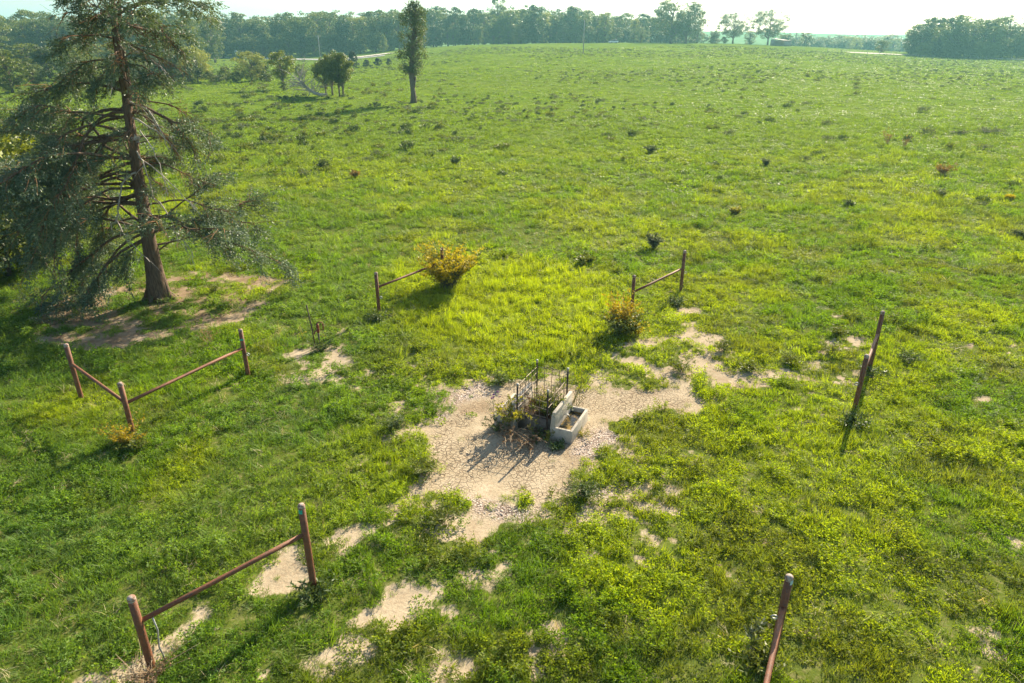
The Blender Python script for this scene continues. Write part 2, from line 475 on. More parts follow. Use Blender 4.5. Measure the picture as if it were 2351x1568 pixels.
def ground_mat():
    m, nt, out = new_mat('pasture_ground')
    pos = N(nt, 'ShaderNodeNewGeometry').outputs['Position']
    A = lambda n: N(nt, 'ShaderNodeAttribute', attribute_name=n).outputs['Fac']
    sep = N(nt, 'ShaderNodeSeparateXYZ'); nt.links.new(pos, sep.inputs[0])
    # turf under the grass blades
    turf = mixc(nt, noise(nt, .9, 5, .65, pos), (.070, .090, .018), (.13, .17, .028))
    turf = mixc(nt, ramp(nt, noise(nt, 7, 4, .7, pos), .5, .72), turf, (.22, .20, .085))
    # open field further off: the close grazed sward seen as one colour
    field = mixc(nt, ramp(nt, noise(nt, .05, 4, .6, pos), .35, .65), (.100, .165, .018), (.155, .215, .028))
    field = mixc(nt, ramp(nt, noise(nt, .35, 5, .7, pos), .45, .7), field, (.105, .140, .026))
    field = mixc(nt, math_(nt, 'MULTIPLY', ramp(nt, noise(nt, 1.6, 4, .7, pos), .52, .74), .6), field, (.20, .235, .05))
    grass = mixc(nt, ramp(nt, sep.outputs[1], 30, 75), turf, field)
    grass = mixc(nt, math_(nt, 'MULTIPLY', A('lush'), .7), grass, (.13, .16, .018))
    # dry soil
    soil = mixc(nt, ramp(nt, noise(nt, 1.1, 5, .65, pos), .3, .7), (.34, .272, .178), (.49, .405, .285))
    soil = mixc(nt, ramp(nt, noise(nt, 14, 4, .7, pos), .5, .8), soil, (.27, .185, .115))
    vec = mixc(nt, .06, pos, noise(nt, 2.5, 3, .5, pos, 1))
    v1 = N(nt, 'ShaderNodeTexVoronoi', feature='DISTANCE_TO_EDGE'); v1.inputs['Scale'].default_value = 9.5
    nt.links.new(vec, v1.inputs['Vector'])
    v2 = N(nt, 'ShaderNodeTexVoronoi', feature='DISTANCE_TO_EDGE'); v2.inputs['Scale'].default_value = 17.0
    nt.links.new(vec, v2.inputs['Vector'])
    c1 = math_(nt, 'SUBTRACT', 1.0, ramp(nt, v1.outputs[0], .025, .085))
    c2 = math_(nt, 'MULTIPLY', math_(nt, 'SUBTRACT', 1.0, ramp(nt, v2.outputs[0], .01, .05)), .45)
    cr = math_(nt, 'MAXIMUM', c1, c2)
    where = math_(nt, 'MULTIPLY', ramp(nt, noise(nt, .7, 4, .6, pos), .36, .52), A('crack'))
    cr = math_(nt, 'MULTIPLY', cr, math_(nt, 'MULTIPLY', where, .7))
    soil = mixc(nt, cr, soil, (.105, .075, .050))
    soil = mixc(nt, math_(nt, 'MULTIPLY', ramp(nt, noise(nt, .42, 5, .7, pos), .56, .66), .55), soil, (.25, .175, .11))
    soil = mixc(nt, math_(nt, 'MULTIPLY', ramp(nt, noise(nt, 30, 3, .7, pos), .62, .74), .6), soil, (.20, .14, .09))
    soil = mixc(nt, math_(nt, 'MULTIPLY', A('litter'), ramp(nt, noise(nt, 1.3, 5, .7, pos), .25, .6)), soil, (.215, .150, .090))
    # gravel stones
    vg = N(nt, 'ShaderNodeTexVoronoi', feature='F1'); vg.inputs['Scale'].default_value = 26
    nt.links.new(pos, vg.inputs['Vector'])
    hs = N(nt, 'ShaderNodeSeparateColor'); nt.links.new(vg.outputs['Color'], hs.inputs[0])
    stone = mixc(nt, hs.outputs[0], (.23, .17, .135), (.62, .53, .45))
    stone = mixc(nt, ramp(nt, vg.outputs['Distance'], .45, .75), stone, (.13, .09, .065))
    soil = mixc(nt, math_(nt, 'MULTIPLY', A('gravel'), ramp(nt, noise(nt, 3, 3, .6, pos), .3, .5)), soil, stone)
    # fine edge between the two
    e = math_(nt, 'ADD', A('bare'), math_(nt, 'MULTIPLY', math_(nt, 'SUBTRACT', noise(nt, 9, 5, .7, pos), .5), .7))
    f = ramp(nt, e, .32, .52)
    col = mixc(nt, f, grass, soil)
    p = N(nt, 'ShaderNodeBsdfPrincipled'); nt.links.new(col, p.inputs['Base Color'])
    p.inputs['Roughness'].default_value = 1.0; p.inputs['Specular IOR Level'].default_value = 0.0
    hgt = math_(nt, 'ADD', noise(nt, 11, 6, .7, pos), math_(nt, 'MULTIPLY', cr, -1.2))
    hgt = math_(nt, 'ADD', hgt, math_(nt, 'MULTIPLY', math_(nt, 'MULTIPLY', A('gravel'), vg.outputs['Distance']), -1.0))
    b1 = N(nt, 'ShaderNodeBump'); b1.inputs['Strength'].default_value = .7; b1.inputs['Distance'].default_value = .03
    nt.links.new(hgt, b1.inputs['Height'])
    b2 = N(nt, 'ShaderNodeBump'); b2.inputs['Strength'].default_value = .45; b2.inputs['Distance'].default_value = .16
    far_h = math_(nt, 'MULTIPLY', noise(nt, 1.7, 6, .75, pos), ramp(nt, sep.outputs[1], 40, 90))
    nt.links.new(far_h, b2.inputs['Height']); nt.links.new(b1.outputs[0], b2.inputs['Normal'])
    nt.links.new(b2.outputs[0], p.inputs['Normal'])
    nt.links.new(p.outputs[0], out.inputs[0])
    return m

build_ground()

# ------------------------------------------------------------------ roads
def strip(name, pts, width, mat, lift=.05, end_w=None):
    c = np.array([[p.x, p.y] for p in pts])
    # resample
    seg = np.hypot(*np.diff(c, axis=0).T); s = np.concatenate([[0], np.cumsum(seg)])
    n = max(8, int(s[-1] / 4)); t = np.linspace(0, s[-1], n)
    c = np.stack([np.interp(t, s, c[:, 0]), np.interp(t, s, c[:, 1])], 1)
    for _ in range(4): c[1:-1] = .25 * c[:-2] + .5 * c[1:-1] + .25 * c[2:]
    d = unit(np.gradient(c, axis=0)); nrm = np.stack([-d[:, 1], d[:, 0]], 1)
    cols = 5; v = []
    for k in range(cols):
        q = c + nrm * (k / (cols - 1) - .5) * width
        v.append(np.stack([q[:, 0], q[:, 1], terrain(q[:, 0], q[:, 1]) + lift + .10 * (1 - abs(k / (cols - 1) - .5) * 2)], 1))
    v = np.stack(v, 1).reshape(-1, 3)
    i = np.arange(n - 1)[:, None] * cols; j = np.arange(cols - 1)[None, :]
    q = np.stack([i + j, i + j + 1, i + cols + j + 1, i + cols + j], -1).reshape(-1, 4)
    mb = MB(); mb.add(v, q)
    o = mb.build(name, mat, smooth=True)
    return tag(o, kind='structure')

ASPHALT = rough_mat('asphalt', (.22, .21, .20), (.32, .31, .29), .6, .8, .2, 8, 0, 4)
GRAVEL_ROAD = rough_mat('gravel_road', (.50, .44, .36), (.62, .55, .46), .5, .9, .3, 8, 0, 5)
LROAD = road_points([(250, 131), (400, 131), (485, 132), (600, 134), (725, 136.5), (790, 137.5)])
LROAD.append(Vector((LROAD[-1].x + 16, LROAD[-1].y + 4, 0)))
strip('road', LROAD, 11, ASPHALT, .12)
DRIVE = [Vector((xat(770, 318), 318, 0)), Vector((xat(840, 322), 322, 0)), Vector((xat(890, 330), 330, 0))]
strip('gravel_lane', DRIVE, 12, GRAVEL_ROAD, .2)
RROAD = road_points([(2700, 152), (2500, 143.5), (2351, 137), (2180, 130), (2080, 126), (2000, 122.5), (1940, 120)])
strip('country_road', RROAD, 6, GRAVEL_ROAD, .10)

# ------------------------------------------------------------------ grass and weeds of the sward
def blades(n, rad, l0, l1, w, lean, seg=3, droop=.5, bias=None):
    mb = MB()
    a = rng.uniform(0, 2 * math.pi, n); rr = rad * np.sqrt(rng.uniform(0, 1, n))
    b = np.stack([rr * np.cos(a), rr * np.sin(a), np.zeros(n)], 1)
    th = rng.uniform(0, 2 * math.pi, n)
    if bias is not None: th = bias + rng.normal(0, .7, n)
    dirh = np.stack([np.cos(th), np.sin(th), np.zeros(n)], 1)
    L = rng.uniform(l0, l1, n); ln = lean * rng.uniform(.3, 1.4, n)
    side = np.stack([-np.sin(th), np.cos(th), np.zeros(n)], 1)
    tw = rng.uniform(-.6, .6, n)[:, None]; side = unit(side + dirh * tw)
    rows = []; p = b.copy()
    for k in range(seg + 1):
        ww = w * (1 - (k / seg) ** 1.6 * .92)
        rows.append(np.stack([p - side * ww / 2, p + side * ww / 2], 1))
        an = np.minimum(ln + droop * (k / seg) * ln * 1.6, 2.0)
        p = p + (dirh * np.sin(an)[:, None] + np.array([0, 0, 1.]) * np.cos(an)[:, None]) * (L / seg)[:, None]
    v = np.stack(rows, 1)            # n, seg+1, 2, 3
    base = np.arange(n)[:, None] * (seg + 1) * 2 + np.arange(seg)[None, :] * 2
    q = np.stack([base, base + 1, base + 3, base + 2], -1).reshape(-1, 4)
    mb.add(v.reshape(-1, 3), q)
    return mb

def leafy(n, rad, h, l, w, up=.3):
    mb = MB()
    a = rng.uniform(0, 2 * math.pi, n); rr = rad * np.sqrt(rng.uniform(0, 1, n))
    top = h * (1 - (rr / rad) ** 2 * .75)
    z = top * rng.uniform(.25, 1, n) ** .6
    c = np.stack([rr * np.cos(a), rr * np.sin(a), z], 1)
    d = rand_dirs(n); d[:, 2] = np.abs(d[:, 2]) * .5 + up; d[:, :2] += c[:, :2] / rad * .5
    d = unit(d)
    mb.leaves(c, d, sides_for(d), rng.uniform(.6, 1.3, n) * l, rng.uniform(.7, 1.2, n) * w)
    return mb

def fern(n_stem, rad, h, nl, l, w):
    """small stems set with feathery leaves"""
    mb = MB()
    for s in range(n_stem):
        a = R.uniform(0, 2 * math.pi); rr = rad * math.sqrt(R.random())
        b = np.array([rr * math.cos(a), rr * math.sin(a), 0]); hh = h * R.uniform(.6, 1.1)
        out = np.array([math.cos(a), math.sin(a), 0]) * hh * R.uniform(.1, .5)
        t = np.linspace(.25, 1, nl)
        c = b + out * t[:, None] ** 1.6 + np.array([0, 0, hh]) * t[:, None]
        ph = np.arange(nl) * 2.4 + a
        d = np.stack([np.cos(ph), np.sin(ph), .45 * np.ones(nl)], 1); d = unit(d)
        mb.leaves(c, d, sides_for(d), l * (1.2 - .6 * t), w)
    return mb

G_LEAF = leaf_mat('grass_blade', (.62, .72, .55), (1.25, 1.2, 1.15), .56, .5, .28, tint=True)
W_LEAF = leaf_mat('weed_leaf', (.65, .75, .65), (1.2, 1.15, 1.1), .54, .55, .28, tint=True)
D_LEAF = leaf_mat('dry_blade', (.42, .34, .17), (.62, .53, .32), .25, .6, .3)

def proto_collection(name, mbs, mat):
    c = bpy.data.collections.new(name)
    for k, mb in enumerate(mbs):
        o = bpy.data.objects.new(name + '_tuft', mb.mesh(name + '_tuft', mat))
        c.objects.link(o)
    return c

def scatter(name, coll, pts, scl, tint, label, cat, tilt=.12):
    n = len(pts)
    me = bpy.data.meshes.new(name); me.vertices.add(n)
    me.vertices.foreach_set('co', pts.astype(np.float32).ravel())
    rot = np.stack([rng.normal(0, tilt, n), rng.normal(0, tilt, n), rng.uniform(0, 6.283, n)], 1)
    for nm, ty, arr in (('rot', 'FLOAT_VECTOR', rot), ('scl', 'FLOAT_VECTOR', scl)):
        at = me.attributes.new(nm, ty, 'POINT'); at.data.foreach_set('vector', arr.astype(np.float32).ravel())
    at = me.attributes.new('pick', 'INT', 'POINT'); at.data.foreach_set('value', rng.integers(0, len(coll.objects), n).astype(np.int32))
    at = me.attributes.new('tint', 'FLOAT_COLOR', 'POINT')
    at.data.foreach_set('color', np.concatenate([tint, np.ones((n, 1))], 1).astype(np.float32).ravel())
    o = bpy.data.objects.new(name, me); COL.objects.link(o)
    ng = bpy.data.node_groups.new(name, 'GeometryNodeTree')
    ng.interface.new_socket('Geometry', in_out='INPUT', socket_type='NodeSocketGeometry')
    ng.interface.new_socket('Geometry', in_out='OUTPUT', socket_type='NodeSocketGeometry')
    gi = ng.nodes.new('NodeGroupInput'); go = ng.nodes.new('NodeGroupOutput')
    ci = ng.nodes.new('GeometryNodeCollectionInfo'); ci.inputs['Collection'].default_value = coll
    ci.inputs['Separate Children'].default_value = True; ci.inputs['Reset Children'].default_value = True
    iop = ng.nodes.new('GeometryNodeInstanceOnPoints'); iop.inputs['Pick Instance'].default_value = True
    def attr(nm, ty):
        a = ng.nodes.new('GeometryNodeInputNamedAttribute'); a.data_type = ty
        a.inputs['Name'].default_value = nm
        return a.outputs[0]
    ng.links.new(gi.outputs[0], iop.inputs['Points']); ng.links.new(ci.outputs[0], iop.inputs['Instance'])
    ng.links.new(attr('pick', 'INT'), iop.inputs['Instance Index'])
    ng.links.new(attr('rot', 'FLOAT_VECTOR'), iop.inputs['Rotation'])
    ng.links.new(attr('scl', 'FLOAT_VECTOR'), iop.inputs['Scale'])
    ng.links.new(iop.outputs[0], go.inputs[0])
    md = o.modifiers.new('scatter', 'NODES'); md.node_group = ng
    return tag(o, label, cat, kind='stuff')

def tint_at(x, y, lush):
    n = len(x)
    base = np.array([.135, .232, .016])
    yel = np.array([.255, .330, .016])
    cool = np.array([.125, .225, .045])
    olive = np.array([.165, .195, .026])
    far = np.array([.132, .205, .022])
    a = sstep(.42, .62, fbm(x, y, 3.2, 3, 51))[:, None]
    b = sstep(.50, .68, fbm(x, y, 1.3, 3, 52))[:, None]
    t = base * (1 - a) + yel * a
    t = t * (1 - b * .7) + olive * b * .7
    left = (sstep(-1.0, -7.0, x) * (1 - sstep(28, 45, y)) * sstep(.35, .6, fbm(x, y, 4.5, 2, 53)))[:, None]
    t = t * (1 - left * .8) + cool * left * .8
    f = sstep(28, 80, y)[:, None]
    t = t * (1 - f) + far * f
    t = t * (1 - lush[:, None] * .85) + np.array([.300, .370, .016]) * lush[:, None] * .85
    t = t * (1 + (rng.uniform(-.18, .18, (n, 1)))) * (1 + .35 * (fbm(x, y, .8, 2, 54)[:, None] - .5))
    return t

def sample(y0, y1, dens, margin=1.12):
    """even random ground points in the wedge the lens takes in"""
    ymax_half = (1.30 * (y1 * CP + H * SP) / F_PX * 1175.5 / 1.0) 
    half = lambda y: (y * CP + H * SP) * .746 * margin + 1.0
    area = 2 * half(y1) * (y1 - y0)
    n = int(area * dens)
    y = rng.uniform(y0, y1, n); x = rng.uniform(-1, 1, n) * half(y1)
    k = np.abs(x) < half(y)
    return x[k], y[k]

KEEP_OUT = []   # (x, y, radius) things the sward leaves free
def lay(name, coll, zones, label, cat, keep, scale_fn, tilt=.12, bare_pow=2.0):
    P, S, T = [], [], []
    for (y0, y1, dens, size) in zones:
        x, y = sample(y0, y1, dens)
        bare, grav, lush, _ = masks(x, y)
        k = keep(x, y, bare, grav, lush)
        k &= ~in_trough(x, y)
        k &= ~on_road(x, y)
        if y1 > 40: k &= rng.random(len(x)) < 1 - sstep(y1 * .72, y1, y)
        x, y, lush, bare = x[k], y[k], lush[k], bare[k]
        z = terrain(x, y) - .03 * bare - .01
        s = scale_fn(x, y, bare, lush, size)
        P.append(np.stack([x, y, z], 1)); S.append(s); T.append(tint_at(x, y, lush))
    return scatter(name, coll, np.concatenate(P), np.concatenate(S), np.concatenate(T), label, cat, tilt)

# trough frame of reference
E1 = np.array([.410, .912]); E2 = np.array([-.912, .410]); O0 = np.array([1.442, 14.12])
def tl(u, v, z=0.0):
    p = O0 + E2 * u + E1 * v
    return Vector((p[0], p[1], z))
def in_trough(x, y):
    dx, dy = x - O0[0], y - O0[1]
    u = dx * E2[0] + dy * E2[1]; v = dx * E1[0] + dy * E1[1]
    return (u > -.08) & (u < 2.16) & (v > -.12) & (v < 1.35)
def on_road(x, y):
    k = np.zeros(len(x), bool)
    for pts, w in ((LROAD, 7), (DRIVE, 7), (RROAD, 3.6)):
        for p, q in zip(pts[:-1], pts[1:]):
            dx, dy = q.x - p.x, q.y - p.y
            t = np.clip(((x - p.x) * dx + (y - p.y) * dy) / (dx * dx + dy * dy + 1e-9), 0, 1)
            k |= np.hypot(x - p.x - t * dx, y - p.y - t * dy) < w
    return k

def sc3(s, zs=1.0):
    return np.stack([s, s, s * zs], 1)

grass_c = proto_collection('grass', [blades(46, .15, .08, .24, .011, .55), blades(40, .16, .07, .20, .012, .8), blades(52, .17, .06, .18, .011, .65), blades(36, .13, .12, .30, .012, .5)], G_LEAF)
long_c = proto_collection('long_grass', [blades(34, .16, .22, .48, .012, .8, 4, .9, 0.3), blades(30, .18, .20, .42, .013, 1.0, 4, .8, 0.0), blades(28, .14, .25, .50, .012, .7, 4, 1.0)], G_LEAF)
weed_c = proto_collection('weed', [leafy(90, .16, .17, .055, .026), leafy(80, .18, .12, .05, .03), fern(9, .14, .26, 11, .075, .022), fern(11, .16, .20, 9, .065, .024), fern(7, .12, .32, 13, .07, .02)], W_LEAF)
mat_c = proto_collection('ground_cover', [leafy(90, .19, .055, .04, .03, .5), leafy(80, .17, .075, .045, .028, .4)], W_LEAF)
dry_c = proto_collection('dry_grass', [blades(16, .14, .12, .34, .008, .8, 3, .8), blades(12, .12, .16, .40, .008, .6, 4, .9)], D_LEAF)
far_c = proto_collection('sward', [blades(60, .5, .10, .26, .05, .7), leafy(70, .55, .16, .16, .09), blades(50, .5, .08, .20, .05, .9)], G_LEAF)

def clump(x, y, w=1.4, seed=61):
    return fbm(x, y, w, 3, seed)

lay('pasture_grass', grass_c, [(6.5, 16, 30, 1.0), (16, 26, 20, 1.15), (26, 48, 9, 1.5), (36, 95, 3.2, 2.1)], 'short green grass covering the near pasture', 'grass',
    lambda x, y, b, g, l: rng.random(len(x)) > np.clip(b, 0, 1) * .982,
    lambda x, y, b, l, s: sc3(s * rng.uniform(.6, 1.15, len(x)) * (1 - .4 * np.clip(b, 0, 1)), .12 + 1.25 * clump(x, y) + .45 * l), .16)
lay('long_grass', long_c, [(6.5, 18, 7, 1.0), (18, 30, 5, 1.1), (30, 45, 1.6, 1.3)], 'long bent grass in tussocks across the near pasture', 'grass',
    lambda x, y, b, g, l: (rng.random(len(x)) < sstep(.46, .66, clump(x, y, 2.2, 71) + .22 * sstep(-2, -8, x) + .16 * l)) & (b < .35),
    lambda x, y, b, l, s: sc3(s * rng.uniform(.55, 1.1, len(x)), .8), .2)
lay('leafy_weeds', weed_c, [(6.5, 17, 20, 1.0), (17, 28, 11, 1.15), (28, 45, 4, 1.5), (45, 75, 1.0, 2.0)], 'low leafy weeds mixed through the near grass', 'weeds',
    lambda x, y, b, g, l: (rng.random(len(x)) < sstep(.40, .62, clump(x, y, 1.8, 81) + .05 * sstep(0, 6, x) - .15 * l)) & (rng.random(len(x)) > np.clip(b, 0, 1) * .99),
    lambda x, y, b, l, s: sc3(s * rng.uniform(.55, 1.25, len(x)),   .25 + 1.3 * clump(x, y, 1.2, 62)), .15)
lay('ground_cover', mat_c, [(6.5, 18, 12, 1.0), (18, 30, 7, 1.2)], 'clover and small plants creeping between the grass', 'ground cover',
    lambda x, y, b, g, l: rng.random(len(x)) > np.clip(b, 0, 1) * .988,
    lambda x, y, b, l, s: sc3(s * rng.uniform(.5, 1.2, len(x)), 1.0), .1)
lay('dry_grass', dry_c, [(6.5, 18, 3.5, 1.0), (18, 34, 1.8, 1.2)], 'dry straw coloured grass stalks among the green', 'dry grass',
    lambda x, y, b, g, l: (rng.random(len(x)) < sstep(.45, .65, clump(x, y, 2.6, 91) + .12 * sstep(-2, -8, x)) * .9 + .14) & (b < .7),
    lambda x, y, b, l, s: sc3(s * rng.uniform(.5, 1.1, len(x)), .8), .3)
lay('open_field_grass', far_c, [(42, 100, 1.5, 1.0), (75, 200, .6, 1.3), (140, 340, .22, 1.9)], 'grazed grass of the open field further off', 'grass',
    lambda x, y, b, g, l: rng.random(len(x)) > b,
    lambda x, y, b, l, s: sc3(s * rng.uniform(.6, 1.3, len(x)), .35 + .55 * clump(x, y, 6, 63)), .1)

# ------------------------------------------------------------------ plants with stems
def stems_plant(name, loc, label, cat, mat_leaf, mat_stem, n_stem=14, h=.8, spread=.5, leaf=.05, lw=.02, nl=16, r=.006, side=2, group=None, leaf_from=.3, flop=.5, azim=None, foliage=True, part='leaves'):
    t = thing(name, loc, label, cat, group)
    sb, fb = MB(), MB()
    for s in range(n_stem):
        a = R.uniform(0, 2 * math.pi) if azim is None else R.gauss(azim[0], azim[1])
        hh = h * R.uniform(.55, 1.08); sp = spread * R.uniform(.2, 1.1)
        b = np.array([R.gauss(0, spread * .12), R.gauss(0, spread * .12), -.03])
        tt = np.linspace(0, 1, 7)[:, None]
        d = np.array([math.cos(a), math.sin(a), 0])
        jit = np.cumsum(rng.normal(0, .018 * h, (7, 3)), 0) * tt
        p = b + d * sp * tt ** (1 + flop) + np.array([0, 0, hh]) * (tt - .28 * flop * tt ** 3) + jit
        sb.tube(p, np.linspace(r, r * .35, 7), 4, False)
        paths = [p]
        for k in range(side):
            i = R.randint(2, 5); a2 = a + R.uniform(-1.6, 1.6)
            q0 = p[i]; q1 = q0 + np.array([math.cos(a2), math.sin(a2), .7]) * hh * R.uniform(.15, .35)
            q = q0 + (q1 - q0) * np.linspace(0, 1, 4)[:, None] + rng.normal(0, .01, (4, 3))
            sb.tube(q, np.linspace(r * .5, r * .25, 4), 3, False); paths.append(q)
        if foliage:
            for k, q in enumerate(paths):
                m = nl if k == 0 else max(4, nl // 2)
                f = rng.uniform(leaf_from if k == 0 else .2, 1.0, m) * (len(q) - 1)
                i = np.minimum(f.astype(int), len(q) - 2); fr = (f - i)[:, None]
                c = q[i] * (1 - fr) + q[i + 1] * fr
                dd = rand_dirs(m); dd[:, 2] = dd[:, 2] * .6 + .25; dd = unit(dd)
                fb.leaves(c, dd, sides_for(dd), rng.uniform(.6, 1.3, m) * leaf, lw * rng.uniform(.7, 1.3, m))
    sb.build('stems', mat_stem, t)
    if foliage: fb.build(part, mat_leaf, t)
    return t

GOLD = leaf_mat('goldenrod_leaf', (.34, .28, .012), (.46, .38, .02), .42, .5, .3)
OLIVE = leaf_mat('olive_leaf', (.085, .115, .022), (.165, .195, .034), .35, .5, .3)
ORANGE = leaf_mat('orange_leaf', (.34, .22, .012), (.40, .34, .02), .40, .5, .3)
DKGREEN = leaf_mat('dark_weed_leaf', (.055, .090, .026), (.110, .155, .042), .3, .5, .35)
GREYGREEN = leaf_mat('grey_weed_leaf', (.080, .105, .055), (.150, .180, .100), .3, .6, .3)
YELGREEN = leaf_mat('yellow_green_leaf', (.15, .17, .02), (.30, .27, .04), .42, .5, .3)
BROWN_LEAF = leaf_mat('dead_leaf', (.17, .085, .045), (.30, .19, .10), .2, .7, .2)
RUSTY_LEAF = leaf_mat('rusty_leaf', (.19, .115, .04), (.30, .21, .07), .3, .6, .2)
STEM_GREEN = rough_mat('green_stem', (.10, .12, .04), (.17, .17, .07), 8, .8, .1, 30)
STEM_DRY = rough_mat('dry_stem', (.28, .20, .12), (.45, .35, .23), 8, .85, .2, 30)
STEM_DK = rough_mat('dark_stem', (.06, .045, .03), (.13, .10, .07), 8, .85, .2, 30)
FLOWER = plain_mat('thistle_flower', (.30, .08, .32), .7)

# ------------------------------------------------------------------ rusty pipe frames
PAINT_TEAL = plain_mat('teal_paint', (.02, .42, .30), .5)
PAINT_PALE = plain_mat('flaked_paint', (.45, .62, .64), .6)

def post_mesh(b, t, r=.060):
    mb = MB(); mb.tube([b + (b - t) * .25, b, b + (t - b) * .5, t], r, 14, True)
    return mb

def cap_mesh(t, r=.060):
    mb = MB(); k = 6; pts = []; rad = []
    for i in range(k):
        a = i / (k - 1) * math.pi / 2
        pts.append([t.x, t.y, t.z + math.sin(a) * r * .75]); rad.append(max(.002, math.cos(a) * r * 1.012))
    pts.insert(0, [t.x, t.y, t.z - .05]); rad.insert(0, r * 1.012)
    mb.tube(pts, rad, 14, False)
    return mb

def torus(mb, c, nrm, R0, r0, seg=14, sides=6):
    nrm = unit(np.array(nrm)); a = unit(np.cross(nrm, [0.2, .3, .93])); b = np.cross(nrm, a)
    th = np.linspace(0, 2 * math.pi, seg + 1)
    p = np.array(c) + R0 * (np.cos(th)[:, None] * a + np.sin(th)[:, None] * b)
    mb.tube(p, r0, sides, False)

def post_at(base_px, top_px, hmin=1.1):
    b = gp(*base_px)
    d = ray(*top_px); k = (b.y) / d[1]
    top_z = H + d[2] * k
    return b, Vector((b.x, b.y, max(b.z + hmin, top_z)))

def frame(label, posts, rails, rings=(), paints=(), group='rusty pipe frames round the trough'):
    b0 = posts[0][0]
    t = thing('pipe_frame', b0, label, 'pipe fence', group)
    for (b, tp) in posts:
        o = post_mesh(b - b0, tp - b0).build('post', RUST, t, smooth=True)
        cap_mesh(tp - b0).build('cap', RUST_CAP, o, smooth=True)
    for (p, q) in rails:
        mb = MB(); mb.tube([np.array(p - b0) * (1 - k) + np.array(q - b0) * k for k in (0, .33, .66, 1)], .040, 12)
        mb.build('rail', RUST, t, smooth=True)
    for (pt, sx) in rings:
        mb = MB(); c = pt - b0
        torus(mb, (c.x + sx * .105, c.y - .02, c.z), (0.25, 1, .35), .05, .013)
        mb.build('ring', STEEL_LT, t, smooth=True)
    for (pt, h0, h1, a0, a1, mat) in paints:
        mb = MB(); c = pt - b0; n = 8; th = np.linspace(a0, a1, n); rr = .0632
        lo = np.stack([c.x + rr * np.cos(th), c.y + rr * np.sin(th), np.full(n, c.z - h0)], 1)
        hi = np.stack([c.x + rr * np.cos(th), c.y + rr * np.sin(th), c.z - h1 + .012 * np.sin(th * 9)], 1)
        mb.add(np.concatenate([lo, hi]), [[i, i + 1, n + i + 1, n + i] for i in range(n - 1)])
        mb.build('paint_mark', mat, t, smooth=True)
    return t

def at_h(post, frac):
    b, tp = post
    return b + (tp - b) * frac

PA = post_at((187, 914), (155, 792)); PB = post_at((308, 1004), (283, 881)); PC = post_at((570, 862), (553, 758))
frame('rusty pipe corner of three posts with two rails, nearest the cedar', [PA, PB, PC],
      [(at_h(PA, .66), at_h(PB, .66)), (at_h(PB, .64), at_h(PC, .62))], [(at_h(PC, .48), 1)],
      [(PC[1], .30, .25, math.pi * 1.15, math.pi * 1.85, PAINT_TEAL), (PB[1], .26, .04, math.pi * .9, math.pi * 1.2, PAINT_PALE)])
PD = post_at((348, 1530), (300, 1373)); PE = post_at((721, 1352), (691, 1161))
fr = frame('long rusty pipe rail between two posts, lowest on the worn path', [PD, PE],
      [(at_h(PD, .66), at_h(PE, .68))], [], [(PE[1], .13, .05, math.pi * 1.25, math.pi * 1.62, PAINT_TEAL)])
w = MB(); q = at_h(PD, .66) + (at_h(PE, .68) - at_h(PD, .66)) * .07 - PD[0]
w.tube([q, q + Vector((.03, 0, -.3)), q + Vector((.0, -.03, -.62)), q + Vector((.05, -.02, -1.05))], .013, 6)
w.build('hanging_wire', STEEL_LT, fr, smooth=True)
PG = post_at((1774, 1505), (1812, 1325)); pg2 = gp(1688, 1900)
PG2 = (pg2, pg2 + (PG[1] - PG[0]))
frame('rusty post and rail running out past the near edge of the grass', [PG, PG2], [(at_h(PG, .64), at_h(PG2, .64))], [(at_h(PG, .52), -1)],
      [(PG[1], .10, .02, math.pi * 1.5, math.pi * 1.9, PAINT_PALE)])
PH = post_at((871, 722), (865, 627)); PI_ = post_at((1018, 655), (1009, 570))
frame('rusty post and rail reaching into the yellow flowering bush', [PH, PI_], [(at_h(PH, .66), at_h(PI_, .64))], [(at_h(PH, .42), 1)])
PJ = post_at((1450, 715), (1456, 634)); PK = post_at((1562, 672), (1576, 577))
frame('rusty rail between two posts, rising from the orange bush', [PJ, PK], [(at_h(PJ, .55), at_h(PK, .60))], [(at_h(PK, .5), 1)])
PL = post_at((1961, 942), (1982, 817)); PM = post_at((1996, 848), (2024, 717))
frame('rusty pipe pair seen end on, standing alone beyond the dirt track', [PL, PM], [(at_h(PL, .66), at_h(PM, .64))], [(at_h(PL, .5), -1)])

